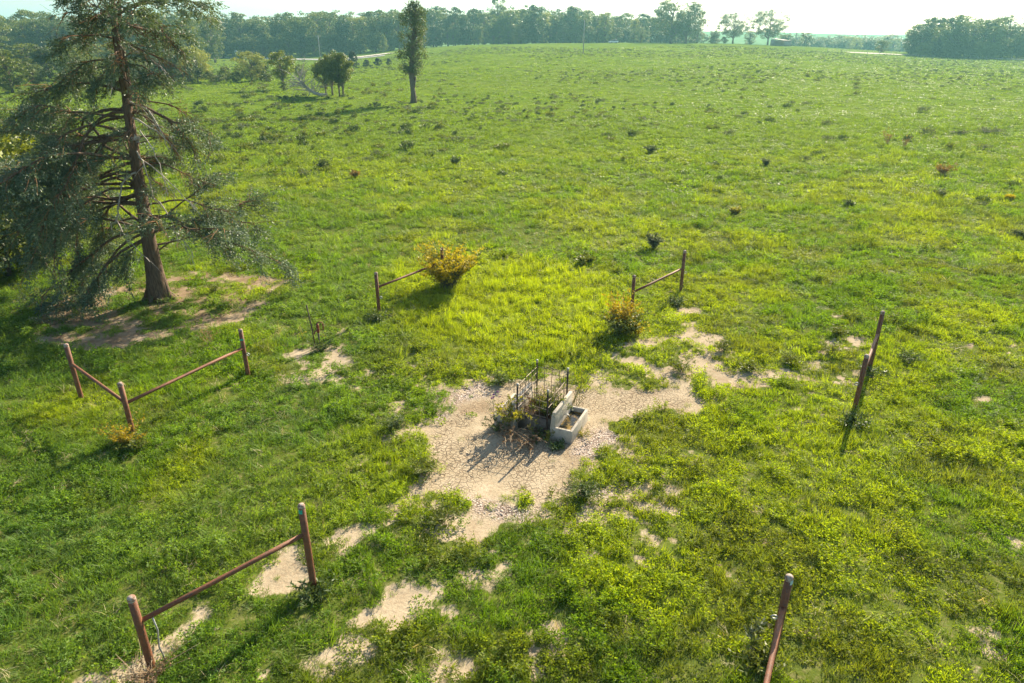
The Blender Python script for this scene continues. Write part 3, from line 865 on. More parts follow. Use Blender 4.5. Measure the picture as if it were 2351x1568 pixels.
# ------------------------------------------------------------------ concrete trough
def build_trough():
    z0 = tz(*tl(1, .6)[:2]) - .04
    t = thing('water_trough', tl(1.04, .6, z0), 'grey concrete double water trough with raised back walls on cracked dirt', 'water trough')
    org = tl(1.04, .6, z0)
    def P(u, v, z): return tl(u, v, z0 + z) - org
    W, D, RIM, TOP = 2.08, 1.22, .37, .78
    def slab(mb, u0, u1, v0, v1, za, zb, du0=0, du1=0):
        mb.hexa([P(u0, v0, za), P(u1, v0, za), P(u1, v1, za), P(u0, v1, za), P(u0 + du0, v0, zb), P(u1 + du1, v0, zb), P(u1 + du1, v1, zb), P(u0 + du0, v1, zb)])
    for s in (0, 1):
        U = (lambda u: u) if s == 0 else (lambda u: W - u)
        mb = MB(); w = .065
        def sl(u0, u1, v0, v1, a, b, d0=0, d1=0):
            if s == 0: slab(mb, u0, u1, v0, v1, a, b, d0, d1)
            else: slab(mb, W - u1, W - u0, v0, v1, a, b, -d1, -d0)
        sl(0, w, 0, D, -.1, RIM)
        sl(w, .44, 0, w, -.1, RIM)
        sl(w, .44, D - w, D, -.1, RIM)
        sl(w, .44, w, D - w, -.1, .08)
        o = mb.build('basin', CONCRETE, t)
        bv = o.modifiers.new('edge', 'BEVEL'); bv.width = .008; bv.segments = 2
        mb = MB()
        sl(.44, .57, .003, D - .003, -.1, RIM, 0, 0)
        sl(.44, .57, .003, D - .003, RIM, TOP - .1, 0, -.035)
        sl(.44, .535, .003, D - .003, TOP - .1, TOP, 0, -.015)
        o = mb.build('back_wall', CONCRETE, t)
        bv = o.modifiers.new('edge', 'BEVEL'); bv.width = .006; bv.segments = 2
        # water with scum
        mb = MB(); pts = []; nu, nv = 6, 14
        for i in range(nu):
            for j in range(nv):
                pts.append(P(U(w + (.44 - w) * i / (nu - 1)), w + (D - 2 * w) * j / (nv - 1), .25))
        mb.add(pts, [[i * nv + j, (i + 1) * nv + j, (i + 1) * nv + j + 1, i * nv + j + 1] for i in range(nu - 1) for j in range(nv - 1)])
        mb.build('water', WATER, t, smooth=True)
        mb = MB()
        a, b = P(U(.445), .62, .43), P(U(.30), .62, .43)
        mb.tube([a, b, P(U(.29), .62, .34)], .011, 6); mb.tube([P(U(.445), .70, .44), b], .008, 6)
        mb.build('inlet_pipe', STEEL_LT, t, smooth=True)
    mb = MB()
    slab(mb, .575, 1.505, .20, .29, -.1, .40)
    slab(mb, .575, 1.505, 1.08, 1.17, -.1, .40)
    mb.build('tank_wall', CONCRETE_DK, t)
    mb = MB(); n = 12; pts = []
    for i in range(n):
        for j in range(n):
            pts.append(P(.575 + .93 * i / (n - 1), .29 + .79 * j / (n - 1), .28 + R.uniform(-.02, .05)))
    mb.add(pts, [[i * n + j, (i + 1) * n + j, (i + 1) * n + j + 1, i * n + j + 1] for i in range(n - 1) for j in range(n - 1)])
    mb.build('soil_fill', SOIL_DK, t)
    # fence round the middle tank
    f = thing('wire_fence', tl(1.1, .8, z0), 'small wire panel fence on four steel stakes inside the trough', 'wire fence')
    forg = tl(1.1, .8, z0)
    Q = lambda u, v, z: tl(u, v, z0 + z) - forg
    corners = [(.69, .11), (1.52, .15), (1.55, 1.56), (.68, 1.46)]
    hts = [1.30, 1.28, 1.30, 1.28]
    for (u, v), hh in zip(corners, hts):
        mb = MB(); lean = R.uniform(-.02, .02)
        d = np.array([0, 0, 1.])
        a, b = np.array(Q(u, v, -.25)), np.array(Q(u + lean, v, hh))
        ex, ey = np.array([E2[0], E2[1], 0]), np.array([E1[0], E1[1], 0])
        for (wx, wy, oy) in ((.044, .008, 0), (.008, .038, .021)):
            vs = []
            for p in (a, b):
                for sx, sy in ((-1, -1), (1, -1), (1, 1), (-1, 1)):
                    vs.append(p + ex * sx * wx / 2 + ey * (oy + sy * wy / 2))
            mb.hexa(vs)
        for k in range(16):
            c = a + (b - a) * (.25 + .72 * k / 15)
            vs = []
            for dz in (-.008, .008):
                for sx, sy in ((-1, -1), (1, -1), (1, 1), (-1, 1)):
                    vs.append(c + ex * sx * .006 + ey * (-.012 + sy * .009) + np.array([0, 0, dz]))
            mb.hexa(vs)
        o = mb.build('steel_stake', STEEL_DK, f)
        mb = MB(); vs = []
        for p in (b - np.array([0, 0, .09]), b + np.array([0, 0, .004])):
            for sx, sy in ((-1, -1), (1, -1), (1, 1), (-1, 1)):
                vs.append(p + ex * sx * .025 + ey * (.006 + sy * .013))
        mb.hexa(vs)
        mb.build('pale_tip', STEEL_LT, o)
    for i in range(4):
        (u0, v0), (u1, v1) = corners[i], corners[(i + 1) % 4]
        L = math.hypot((u1 - u0), (v1 - v0)); n = max(4, int(L / .2)); mb = MB()
        hs = (.34, .56, .78, .98, 1.14)
        off = R.uniform(-.04, .04)
        for hh in hs:
            if i == 3 and hh > 1.1: continue
            mb.tube([Q(u0, v0, hh + off), Q((u0 + u1) / 2 + R.gauss(0, .015), (v0 + v1) / 2 + R.gauss(0, .015), hh + R.gauss(0, .012)), Q(u1, v1, hh - off)], .0065, 4, False)
        for k in range(1, n):
            s = k / n; uu, vv = u0 + (u1 - u0) * s, v0 + (v1 - v0) * s
            mb.tube([Q(uu, vv, .3), Q(uu + R.gauss(0, .012), vv, .75), Q(uu + R.gauss(0, .015), vv, 1.15 + (R.uniform(0, .06)))], .008, 4, False)
        mb.build('wire_panel', WIRE, f)
    return z0

CONCRETE_DK = rough_mat('shaded_concrete', (.11, .090, .070), (.20, .17, .135), 5, .9, .35, 45, 0, 6)  # darker, browner concrete with the tank wall's shade put into its colour
SOIL_DK = rough_mat('tank_soil', (.09, .065, .04), (.17, .12, .08), 8, .95, .5, 30)
WIRE = rough_mat('rusty_wire', (.16, .12, .09), (.34, .29, .25), 14, .5, .1, 60, .6)
def water_mat():
    m, nt, out = new_mat('trough_water')
    tc = N(nt, 'ShaderNodeTexCoord').outputs['Object']
    col = mixc(nt, ramp(nt, noise(nt, 7, 5, .7, tc), .46, .58), (.010, .012, .008), (.21, .135, .030))
    p = N(nt, 'ShaderNodeBsdfPrincipled'); nt.links.new(col, p.inputs['Base Color'])
    p.inputs['Roughness'].default_value = .08; p.inputs['Specular IOR Level'].default_value = .5
    b = N(nt, 'ShaderNodeBump'); b.inputs['Strength'].default_value = .25; b.inputs['Distance'].default_value = .01
    nt.links.new(noise(nt, 22, 4, .6, tc), b.inputs['Height']); nt.links.new(b.outputs[0], p.inputs['Normal'])
    nt.links.new(p.outputs[0], out.inputs[0])
    return m
WATER = water_mat()
TZ0 = build_trough()

# plants growing in and round the trough
stems_plant('bush', tl(.86, .62, TZ0 + .28), 'green bush growing inside the wire panels next to the tall wall', 'bush', OLIVE, STEM_GREEN, 40, .62, .5, .08, .022, 28, .005, 3)
stems_plant('bush', tl(1.0, .85, TZ0 + .28), 'tall bright grass filling the back of the wired tank', 'grass clump', YELGREEN, STEM_GREEN, 34, .55, .4, .14, .016, 20, .004, 1)
stems_plant('dead_bush', tl(1.30, .60, TZ0 + .28), 'reddish brown dead bush inside the wire panels', 'dead bush', BROWN_LEAF, STEM_DRY, 20, .55, .3, .05, .016, 20, .005, 3)
stems_plant('leafy_weed', tl(1.62, -.06, TZ0 + .02), 'yellow green leafy weed leaning on the front of the trough', 'weed', YELGREEN, STEM_DRY, 16, 1.0, .52, .10, .055, 12, .009, 2, leaf_from=.4)
stems_plant('leafy_weed', tl(1.02, -.02, TZ0 + .02), 'thin yellow leafed weed before the middle of the trough', 'weed', YELGREEN, STEM_DRY, 4, .75, .12, .07, .035, 10, .006, 1, leaf_from=.4)
stems_plant('leafy_weed', tl(.56, -.13, TZ0 + .02), 'small pale weed at the foot of the tall trough wall', 'weed', YELGREEN, STEM_GREEN, 6, .36, .15, .06, .035, 10, .005, 1)
stems_plant('dry_brush', tl(1.50, -.28, TZ0 + .02), 'broken dry brush flopped onto the cracked mud', 'dead brush', BROWN_LEAF, STEM_DRY, 18, .5, .95, .05, .025, 6, .013, 3, flop=1.2, azim=(-1.5, .55))
stems_plant('dry_brush', tl(.90, -.42, TZ0 + .02), 'dry broken stalks heaped before the right basin', 'dead brush', BROWN_LEAF, STEM_DRY, 14, .36, .6, .05, .025, 7, .011, 3, flop=1.2, azim=(-1.9, .7))
stems_plant('thistle', tl(2.10, .12, TZ0 + .02), 'dark thistle with purple heads against the far basin', 'thistle', DKGREEN, STEM_DK, 9, .85, .3, .06, .018, 9, .006, 2)
stems_plant('thistle', tl(1.9, -.16, TZ0 + .02), 'short dark weed at the far front corner of the trough', 'weed', DKGREEN, STEM_DK, 12, .38, .34, .07, .03, 12, .006, 1)
par = [o for o in COL.objects if o.name.startswith('thistle') and o.parent is None][0]
for k in range(6):
    th = MB(); c = np.array(tl(2.1 + R.gauss(0, .14), .12 + R.gauss(0, .14), TZ0 + R.uniform(.7, .95))) - np.array(par.location)
    d = rand_dirs(14); d[:, 2] = np.abs(d[:, 2]); th.leaves(np.repeat(c[None], 14, 0), unit(d), sides_for(d), .045, .018)
    th.build('flower_head', FLOWER, par)
stems_plant('rosette_weed', tl(.30, -.24, TZ0 + .02), 'dark green rosette weed at the near corner of the trough', 'weed', DKGREEN, STEM_DK, 13, .14, .32, .13, .05, 9, .006, 0, leaf_from=.15, flop=.2)
stems_plant('rosette_weed', tl(.85, -.14, TZ0 + .02), 'dark low weed in the shade before the wired tank', 'weed', DKGREEN, STEM_DK, 16, .22, .36, .09, .04, 10, .006, 0, leaf_from=.15, flop=.2)
stems_plant('tall_weed', tl(.50, 1.52, TZ0 + .02), 'tall green stalks leaning outward behind the trough', 'weed', YELGREEN, STEM_GREEN, 11, 1.35, .75, .06, .014, 14, .007, 2, azim=(.6, .45), flop=.3)
stems_plant('grass_fringe', tl(-.10, .45, TZ0 + .02), 'fringe of fresh grass along the outer side of the trough', 'grass clump', YELGREEN, STEM_GREEN, 18, .2, .36, .09, .014, 8, .004, 0, azim=(1.15, .9))

# ------------------------------------------------------------------ yellow and orange bushes
p = gp(1030, 662)
stems_plant('flowering_bush', p, 'yellow flowering bush swallowing the end of a pipe rail', 'bush', GOLD, STEM_DK, 70, 1.75, 1.25, .085, .045, 26, .008, 4, leaf_from=.5, flop=.25, part='blossom')
stems_plant('leafy_weed', p + Vector((.05, .1, 0)), 'olive leaves crowding the foot of the yellow bush', 'bush', OLIVE, STEM_DK, 60, 1.45, 1.05, .09, .04, 24, .007, 3, leaf_from=.2, flop=.3)
p = gp(1432, 768)
stems_plant('flowering_bush', p + Vector((-.1, .2, 0)), 'orange flowering bush at the foot of a rusty post', 'bush', ORANGE, STEM_DK, 36, 1.35, .6, .075, .038, 24, .007, 3, leaf_from=.5, flop=.2, part='blossom')
stems_plant('leafy_weed', p, 'dark green weeds round the stems of the orange bush', 'bush', OLIVE, STEM_DK, 70, .85, .95, .09, .035, 22, .006, 3, leaf_from=.15)
stems_plant('flowering_weed', gp(1462, 775), 'small yellow flowers on the right edge of the orange bush', 'weed', GOLD, STEM_GREEN, 22, .65, .4, .06, .035, 14, .005, 2)
p = gp(300, 1012)
stems_plant('flowering_weed', p + Vector((.08, -.25, 0)), 'orange weed round the foot of the corner pipe post', 'weed', ORANGE, STEM_GREEN, 26, .8, .6, .06, .025, 16, .005, 3)
stems_plant('leafy_weed', p + Vector((.25, -.35, 0)), 'green weeds around the corner pipe post', 'weed', OLIVE, STEM_GREEN, 26, .42, .6, .08, .03, 14, .005, 2)
p = gp(345, 1545)
stems_plant('dry_brush', p + Vector((.05, -.15, 0)), 'tangle of dry brown brush at the foot of the lowest post', 'dead brush', BROWN_LEAF, STEM_DRY, 44, .42, .75, .03, .014, 8, .006, 4, flop=.7)
stems_plant('seed_stalks', gp(482, 792), 'rusty brown seed stalks by the edge of the bare patch', 'weed', RUSTY_LEAF, STEM_DRY, 9, .75, .35, .05, .025, 14, .006, 2, flop=.2)
for q, l in (((868, 738), 'low dark leaves round the post beside the yellow bush rail'), ((1550, 700), 'low leaves under the far end post of the orange bush rail'), ((1960, 975), 'dark grass clump round the near post of the lone pair'), ((2000, 862), 'dark leaves round the far post of the lone pair'), ((725, 1375), 'dark leafy clump at the foot of the teal marked post'), ((1745, 1520), 'clump of grass by the post nearest the camera')):
    stems_plant('leafy_weed', gp(*q), l, 'weed', DKGREEN if q[0] != 1745 else OLIVE, STEM_GREEN, 26, .34, .5, .12, .03, 12, .005, 1)
stems_plant('grass_tussock', gp(490, 668), 'single tussock of grass on the bare ground under the cedar', 'grass clump', OLIVE, STEM_GREEN, 24, .30, .45, .12, .02, 12, .004, 0)
stems_plant('thistle', gp(1735, 1465), 'pale thistle rosette left of the cropped rail', 'thistle', GREYGREEN, STEM_GREEN, 9, .45, .25, .13, .035, 9, .006, 0)
for q, l in (((1815, 835), 'round green tussock nearest the dirt track bend'), ((1720, 850), 'wide grass tussock on the far side of the dirt track'), ((1660, 805), 'bright tussock in the broken dirt behind the orange bush'), ((1925, 770), 'fluffy green tussock at the top of the dirt patch'), ((1905, 810), 'small tussock below the fluffy one in the dirt'), ((1560, 850), 'low tussock at the edge of the cracked mud'), ((2085, 830), 'dark tussock beyond the lone pipe pair'), ((2060, 740), 'pale tussock above the lone pipe pair'), ((1150, 880), 'dark green clump just behind the trough'), ((1010, 1200), 'grass tussock between the trough and the worn path'), ((980, 1085), 'small tussock on the edge of the mud below the trough'), ((905, 985), 'dark leafy clump by the left edge of the mud'), ((1340, 1140), 'blue green weed in the gravel below the trough')):
    stems_plant('grass_tussock', gp(*q), l, 'grass clump', R.choice([YELGREEN, OLIVE, OLIVE]) if q[0] not in (1150, 905, 1340, 2085) else DKGREEN, STEM_GREEN, 30, R.uniform(.3, .45), R.uniform(.4, .65), .11, .02, 14, .004, 1)

# ------------------------------------------------------------------ yard hydrant and its stake
def hydrant():
    b = gp(735, 797)
    t = thing('yard_hydrant', b, 'red rusty yard hydrant standing beside a dark stake', 'hydrant')
    mb = MB(); mb.tube([(0, 0, -.2), (0, 0, .52)], .026, 10); mb.build('pipe', STEEL_DK, t, smooth=True)
    red = rough_mat('hydrant_red', (.15, .030, .02), (.24, .085, .05), 14, .6, .2, 40)
    mb = MB(); mb.tube([(0, 0, .50), (0, 0, .56), (0, 0, .74), (0, 0, .80)], [.034, .046, .044, .036], 10)
    mb.tube([(-.03, -.02, .58), (-.09, -.06, .56), (-.11, -.08, .48)], .024, 8)
    mb.build('head', red, t, smooth=True)
    mb = MB(); mb.tube([(-.02, 0, .80), (.06, 0, .86), (.15, .01, .85), (.17, .01, .76), (.17, .01, .60)], .018, 8)
    mb.build('handle', red, t, smooth=True)
    s = thing('stake', b + Vector((-.13, -.02, 0)), 'dark steel stake leaning behind the red hydrant', 'stake')
    mb = MB(); mb.tube([(0, 0, -.2), (-.06, .02, .7), (-.14, .05, 1.42)], .020, 6); mb.build('shaft', STEEL_DK, s)
    stems_plant('leafy_weed', b + Vector((.1, -.15, 0)), 'dark weeds round the foot of the red hydrant', 'weed', DKGREEN, STEM_DK, 24, .32, .45, .08, .03, 12, .005, 2)
    stems_plant('flower_stalk', b + Vector((-.52, -.1, 0)), 'thin stalk with a yellow head left of the hydrant stake', 'weed', GOLD, STEM_GREEN, 3, .75, .12, .04, .02, 5, .005, 1, leaf_from=.8)
hydrant()

# ------------------------------------------------------------------ trees
def limb_path(p0, d, L, n, droop, wob, up=0.0):
    p = [np.array(p0, float)]; d = unit(np.array(d, float))
    for k in range(n - 1):
        d = unit(d + np.array([0, 0, -droop / n + up / n]) + rng.normal(0, wob, 3))
        p.append(p[-1] + d * L / (n - 1))
    return np.array(p)

def crown_mesh(h, w, base, n_clump, per, leaf, gap=.0, lean=0.0, shape='oval', clump_r=.16, trunk_r=None, twist=.05):
    """leaf clumps held on limbs inside a crown envelope; returns trunk MB and crown MB"""
    tb, cb = MB(), MB()
    tr = trunk_r or h * .02
    tp = np.array([[lean * t + rng.normal(0, twist) * (t > 0), rng.normal(0, twist) * (t > 0), h * .82 * t] for t in np.linspace(0, 1, 7)])
    tp[0, 2] = -.3
    tb.tube(tp, tr * np.array([1.5, 1.0, .85, .7, .55, .4, .2]), 8)
    cs = []
    while len(cs) < n_clump:
        u = rng.uniform(-1, 1, 3); rr = np.linalg.norm(u)
        if rr > 1 or rr < .35 + .25 * rng.random(): continue
        t = (u[2] + 1) / 2
        if shape == 'oval': k = 1.0
        elif shape == 'cone': k = 1.25 * (1 - t) ** .75 + .08; 
        elif shape == 'umbrella': k = .62 + .5 * t
        elif shape == 'column': k = .8 + .3 * math.sin(t * 9 + lean * 5)
        c = np.array([u[0] * w / 2 * k, u[1] * w / 2 * k, base + (h - base) * t])
        c[0] += lean * c[2] / h
        if gap and vnoise(np.array([c[0] * 1.3 / w * 3.1 + 50]), np.array([(c[2] + c[1] * .7) / w * 3.1]), 9)[0] < gap: continue
        cs.append(c)
    cs = np.array(cs)
    for c in cs[:min(len(cs), 46)]:
        a = np.interp(max(.15, (c[2] / h) - .22 - .12 * rng.random()), np.linspace(0, .82, 7), np.arange(7))
        i = int(min(5, a)); s = tp[i] + (tp[i + 1] - tp[i]) * (a - i)
        if c[2] < s[2]: s = s * [1, 1, .9]
        m = (s + c) / 2 + [0, 0, (c[2] - s[2]) * .12 + .02 * h]
        tb.tube([s, (s + m) / 2 + rng.normal(0, .012 * h, 3), m, c], np.array([.34, .26, .18, .06]) * tr * 1.1, 5, False)
    for c in cs:
        r = clump_r * w * rng.uniform(.65, 1.25); m = int(per * rng.uniform(.7, 1.3))
        d = rand_dirs(m); q = d * (rng.uniform(.2, 1, m) ** .5)[:, None] * r * np.array([1.15, 1.15, .7])
        nrm = unit(d + rng.normal(0, .6, (m, 3)) + [0, 0, .35])
        dd = unit(np.cross(nrm, rand_dirs(m)))
        cb.leaves(c + q, dd, np.cross(nrm, dd), leaf * rng.uniform(.6, 1.35, m), leaf * .62 * rng.uniform(.7, 1.2, m))
    return tb, cb

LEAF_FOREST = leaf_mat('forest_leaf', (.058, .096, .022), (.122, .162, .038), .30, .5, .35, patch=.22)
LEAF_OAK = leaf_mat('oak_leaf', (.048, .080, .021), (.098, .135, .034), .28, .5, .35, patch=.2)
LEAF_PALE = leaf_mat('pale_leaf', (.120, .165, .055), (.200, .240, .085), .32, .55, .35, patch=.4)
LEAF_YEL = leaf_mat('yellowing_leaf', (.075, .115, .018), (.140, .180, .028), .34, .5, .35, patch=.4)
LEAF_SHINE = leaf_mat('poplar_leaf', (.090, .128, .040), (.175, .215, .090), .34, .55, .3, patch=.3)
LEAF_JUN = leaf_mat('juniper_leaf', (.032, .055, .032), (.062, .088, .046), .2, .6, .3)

class Kind:
    def __init__(self, mat, **kw):
        tb, cb = crown_mesh(**kw); self.h = kw['h']
        self.trunk = tb.mesh('trunk', BARK, True); self.crown = cb.mesh('crown', mat)

def plant_tree(kind, name, loc, h, label, cat='tree', group=None, wide=1.0, rot=None, tilt=(0, 0)):
    t = thing(name, loc, label, cat, group, R.uniform(0, 6.28) if rot is None else rot)
    t.rotation_euler = (tilt[0], tilt[1], t.rotation_euler[2])
    s = h / kind.h
    t.scale = (s * wide, s * wide, s)
    for nm, me in (('trunk', kind.trunk), ('crown', kind.crown)):
        o = bpy.data.objects.new(nm, me); COL.objects.link(o); o.parent = t
    return t

FK = [Kind(LEAF_FOREST, h=20, w=12, base=1.5, n_clump=100, per=46, leaf=.75, clump_r=.11),
      Kind(LEAF_FOREST, h=20, w=10, base=1, n_clump=90, per=46, leaf=.7, clump_r=.13, gap=.25),
      Kind(LEAF_FOREST, h=20, w=12, base=1, n_clump=110, per=44, leaf=.75, clump_r=.10, shape='column'),
      Kind(LEAF_OAK, h=20, w=11, base=1, n_clump=100, per=46, leaf=.75, clump_r=.11, shape='column'),
      Kind(LEAF_PALE, h=20, w=10, base=1, n_clump=90, per=46, leaf=.65, clump_r=.12)]
OAK = [Kind(LEAF_OAK, h=20, w=19, base=2.5, n_clump=150, per=56, leaf=.62, clump_r=.085, gap=.30, trunk_r=.5),
       Kind(LEAF_OAK, h=20, w=22, base=3.5, n_clump=140, per=52, leaf=.62, clump_r=.075, gap=.36, trunk_r=.45)]
SMALL = Kind(LEAF_YEL, h=7, w=4.6, base=2.0, n_clump=60, per=90, leaf=.24, clump_r=.13, gap=.2, trunk_r=.13)
SMALL2 = Kind(LEAF_YEL, h=7, w=5.2, base=2.3, n_clump=62, per=95, leaf=.24, clump_r=.12, gap=.25, trunk_r=.15, shape='umbrella')
ROUND = Kind(LEAF_PALE, h=6.5, w=7.4, base=.4, n_clump=95, per=80, leaf=.24, clump_r=.10, shape='oval', trunk_r=.14)
SHRUB = Kind(LEAF_OAK, h=3, w=3.2, base=.2, n_clump=36, per=70, leaf=.2, clump_r=.15, trunk_r=.06)
SHRUB_Y = Kind(LEAF_YEL, h=4, w=4.4, base=.3, n_clump=60, per=110, leaf=.17, clump_r=.12, trunk_r=.08)
SHRUB_D = Kind(LEAF_OAK, h=4, w=4.2, base=.3, n_clump=60, per=110, leaf=.16, clump_r=.12, gap=.2, trunk_r=.08)
JUNIPER = Kind(LEAF_JUN, h=5, w=3.2, base=.2, n_clump=60, per=70, leaf=.24, clump_r=.12, shape='cone', trunk_r=.1)
PINE = Kind(LEAF_FOREST, h=26, w=9, base=9, n_clump=60, per=50, leaf=.6, clump_r=.14, gap=.3, trunk_r=.35)

def far_tree(px, Y, h, label, kind, name='tree', group=None, wide=1.0, dz=0.0):
    x = xat(px, Y, tz(xat(px, Y), Y)); 
    return plant_tree(kind, name, Vector((x, Y, tz(x, Y) + dz)), h, label, 'tree', group, wide)

def tree_h(px, top_py, Y, z):
    """height a tree at depth Y must have to reach a pixel row"""
    return (vp(px, top_py, Y).z - z) * 1.07

TOPS = [(-60, 32), (40, 40), (90, 33), (160, 40), (330, 32), (420, 28), (460, 38), (520, 34), (600, 36), (660, 34), (720, 28), (800, 32), (860, 30), (900, 24), (960, 24), (1000, 18), (1060, 22), (1140, 22), (1200, 16), (1260, 20), (1330, 18), (1360, 26), (1420, 32), (1480, 34), (1540, 40), (1620, 70)]
def top_at(px): return float(np.interp(px, [a for a, b in TOPS], [b for a, b in TOPS]))

def row(px0, px1, step, Y, jitter, label, group, dtop=0, kinds=FK, hole=0.0, wide=1.05):
    px = px0
    while px < px1:
        if R.random() >= hole:
            q = px + R.uniform(-.3, .3) * step
            yy = Y + R.uniform(-jitter, jitter)
            x = xat(q, yy, 0); z = tz(x, yy)
            h = tree_h(q, top_at(q) + dtop + R.uniform(-4, 9), yy, z)
            plant_tree(R.choice(kinds), 'tree', Vector((x, yy, z)), max(8, h), label, 'tree', group, wide * R.uniform(.85, 1.2))
        px += step * R.uniform(.8, 1.2)

row(505, 960, 27, 385, 8, 'leafy tree in the dense wood behind the paved road', 'trees of the wood behind the road', 3)
row(905, 1500, 29, 418, 8, 'leafy tree in the wood along the crest of the field', 'trees of the wood along the crest', 6)
row(-140, 440, 32, 285, 10, 'leafy tree in the wood seen past the cedar', 'trees of the wood past the cedar', 4)
row(915, 1480, 30, 404, 5, 'lower leafy tree at the foot of the wood along the crest', 'lower trees at the foot of the crest wood', 38, wide=1.4)
row(520, 900, 28, 374, 3, 'lower leafy tree at the foot of the wood by the paved road', 'lower trees at the foot of the road wood', 46, wide=1.6)
def wood_behind(runs):
    """the mass of crowns further inside the woods, one object"""
    c = bpy.data.collections.new('wood_mass')
    for k in FK[:4]: c.objects.link(bpy.data.objects.new('wood_tree', k.crown))
    P, S = [], []
    for px0, px1, step, Y, dt in runs:
        for px in np.arange(px0, px1, step):
            q = px + R.uniform(-.4, .4) * step; yy = Y + R.uniform(-5, 5); x = xat(q, yy, 0); z = tz(x, yy)
            h = max(8, tree_h(q, top_at(q) + dt + R.uniform(-3, 8), yy, z)) / 20
            P.append((x, yy, z)); S.append((h * 1.3, h * 1.3, h))
    scatter('deep_wood', c, np.array(P), np.array(S), np.ones((len(P), 3)), 'deeper mass of the woods behind the front trees', 'woods', .02)
wood_behind([(490, 960, 26, 412, 6), (490, 960, 24, 428, 2), (500, 960, 20, 398, 48), (905, 1600, 26, 446, 6), (905, 1620, 22, 464, 4), (905, 1600, 20, 430, 50), (-170, 470, 26, 313, 5), (-170, 470, 26, 330, 2), (-150, 450, 22, 298, 50)])
TOPS += []
_keep = top_at
def top_at(px): return float(np.interp(px, [-150, 0, 60, 120, 200, 280, 340, 400, 440], [112, 118, 140, 128, 110, 120, 112, 104, 112]))
row(-150, 445, 52, 178, 16, 'rounded tree at the foot of the wood past the cedar', 'trees at the foot of the wood past the cedar', 2, [FK[0], FK[4], FK[1], FK[3]], 0, 1.9)
top_at = _keep
# single trees that stand out
far_tree(495, 300, tree_h(490, 40, 300, -1.2), 'tree at the end of the wood, standing free before the paved road', FK[1])
far_tree(1145, 455, 29, 'tallest crown standing up out of the wood along the crest', PINE)
far_tree(1225, 400, 17, 'broad rounded tree bulging forward from the crest wood', FK[0], wide=1.3)
far_tree(1388, 400, 15, 'pale round tree at the front of the crest wood', FK[4], wide=1.2)
far_tree(1540, 388, tree_h(1540, 2, 388, 5), 'tall spreading oak on the crest, nearer the parked car', OAK[0], wide=1.12)
far_tree(1574, 392, tree_h(1570, 8, 392, 5), 'spreading oak on the crest, second trunk beside the tall one', OAK[0], wide=1.05)
far_tree(1682, 400, tree_h(1685, 32, 400, 4.5), 'open crowned oak alone on the crest beside two dark shrubs', OAK[1])
far_tree(1762, 396, tree_h(1762, 24, 396, 4), 'open crowned oak shading the small shed', OAK[1], wide=.95)
far_tree(1636, 392, 4.2, 'dark round shrub on the crest nearest the two big oaks', SHRUB, 'shrub')
far_tree(1662, 392, 3.4, 'brownish shrub on the crest beside the lone oak trunk', SHRUB, 'shrub')
for q, Y, hh, l in ((1600, 420, 8, 'pale scrub tree filling in under the big oaks'), (1640, 440, 9, 'pale scrub tree behind the dark round shrub'), (1720, 440, 9, 'pale scrub tree between the two open oaks'), (1800, 450, 9, 'scrub tree behind the shed roof'), (1845, 450, 10, 'scrub tree right of the shed')):
    far_tree(q, Y, hh, l, R.choice(FK), wide=1.5)
far_tree(2022, 345, 5.5, 'dark rounded shrub on the crest before the low distant wood', SHRUB, 'shrub')
for k, q in enumerate(range(1810, 2100, 17)):
    yy = 520 + R.uniform(-20, 40); x = xat(q, yy, -3); z = tz(x, yy)
    plant_tree(R.choice(FK), 'tree', Vector((x, yy, z)), max(7, tree_h(q, 88 + R.uniform(-3, 5), yy, z)), 'tree in the low hazy wood beyond the crest', 'tree', 'trees of the low hazy wood', 1.3)
for k, q in enumerate(range(1790, 2110, 15)):
    yy = 640 + R.uniform(-20, 40); x = xat(q, yy, -3); z = tz(x, yy)
    plant_tree(R.choice(FK), 'tree', Vector((x, yy, z)), max(7, tree_h(q, 83 + R.uniform(-2, 3), yy, z)), 'tree in the low hazy wood beyond the crest', 'tree', 'trees of the low hazy wood', 1.5)
RT = [(2070, 66), (2100, 52), (2140, 44), (2180, 42), (2230, 44), (2262, 46), (2290, 40), (2310, 36), (2351, 52), (2500, 50)]
for yy0, stp, dt in ((338, 26, 8), (352, 26, 0), (365, 30, 2)):
    for q in range(2090, 2285, stp):
        q2 = q + R.uniform(-7, 7); yy = yy0 + R.uniform(-4, 4); x = xat(q2, yy, 0); z = tz(x, yy)
        tp = np.interp(q2, [a for a, b in RT], [b for a, b in RT])
        plant_tree(R.choice(FK[:4]), 'tree', Vector((x, yy, z)), tree_h(q2, tp + dt + R.uniform(-3, 6), yy, z), 'tree in the dense grove past the gravel road', 'tree', 'trees of the grove past the road', 1.15)
for q, tp, l in ((2300, 36, 'airy oak at the open end of the grove, tallest there'), (2335, 52, 'airy oak last but one along the gravel road'), (2375, 50, 'airy oak at the edge of the view past the gravel road')):
    yy = 340; x = xat(q, yy, 0); z = tz(x, yy)
    plant_tree(OAK[1], 'tree', Vector((x, yy, z)), tree_h(q, tp, yy, z), l, 'tree', None, .8)

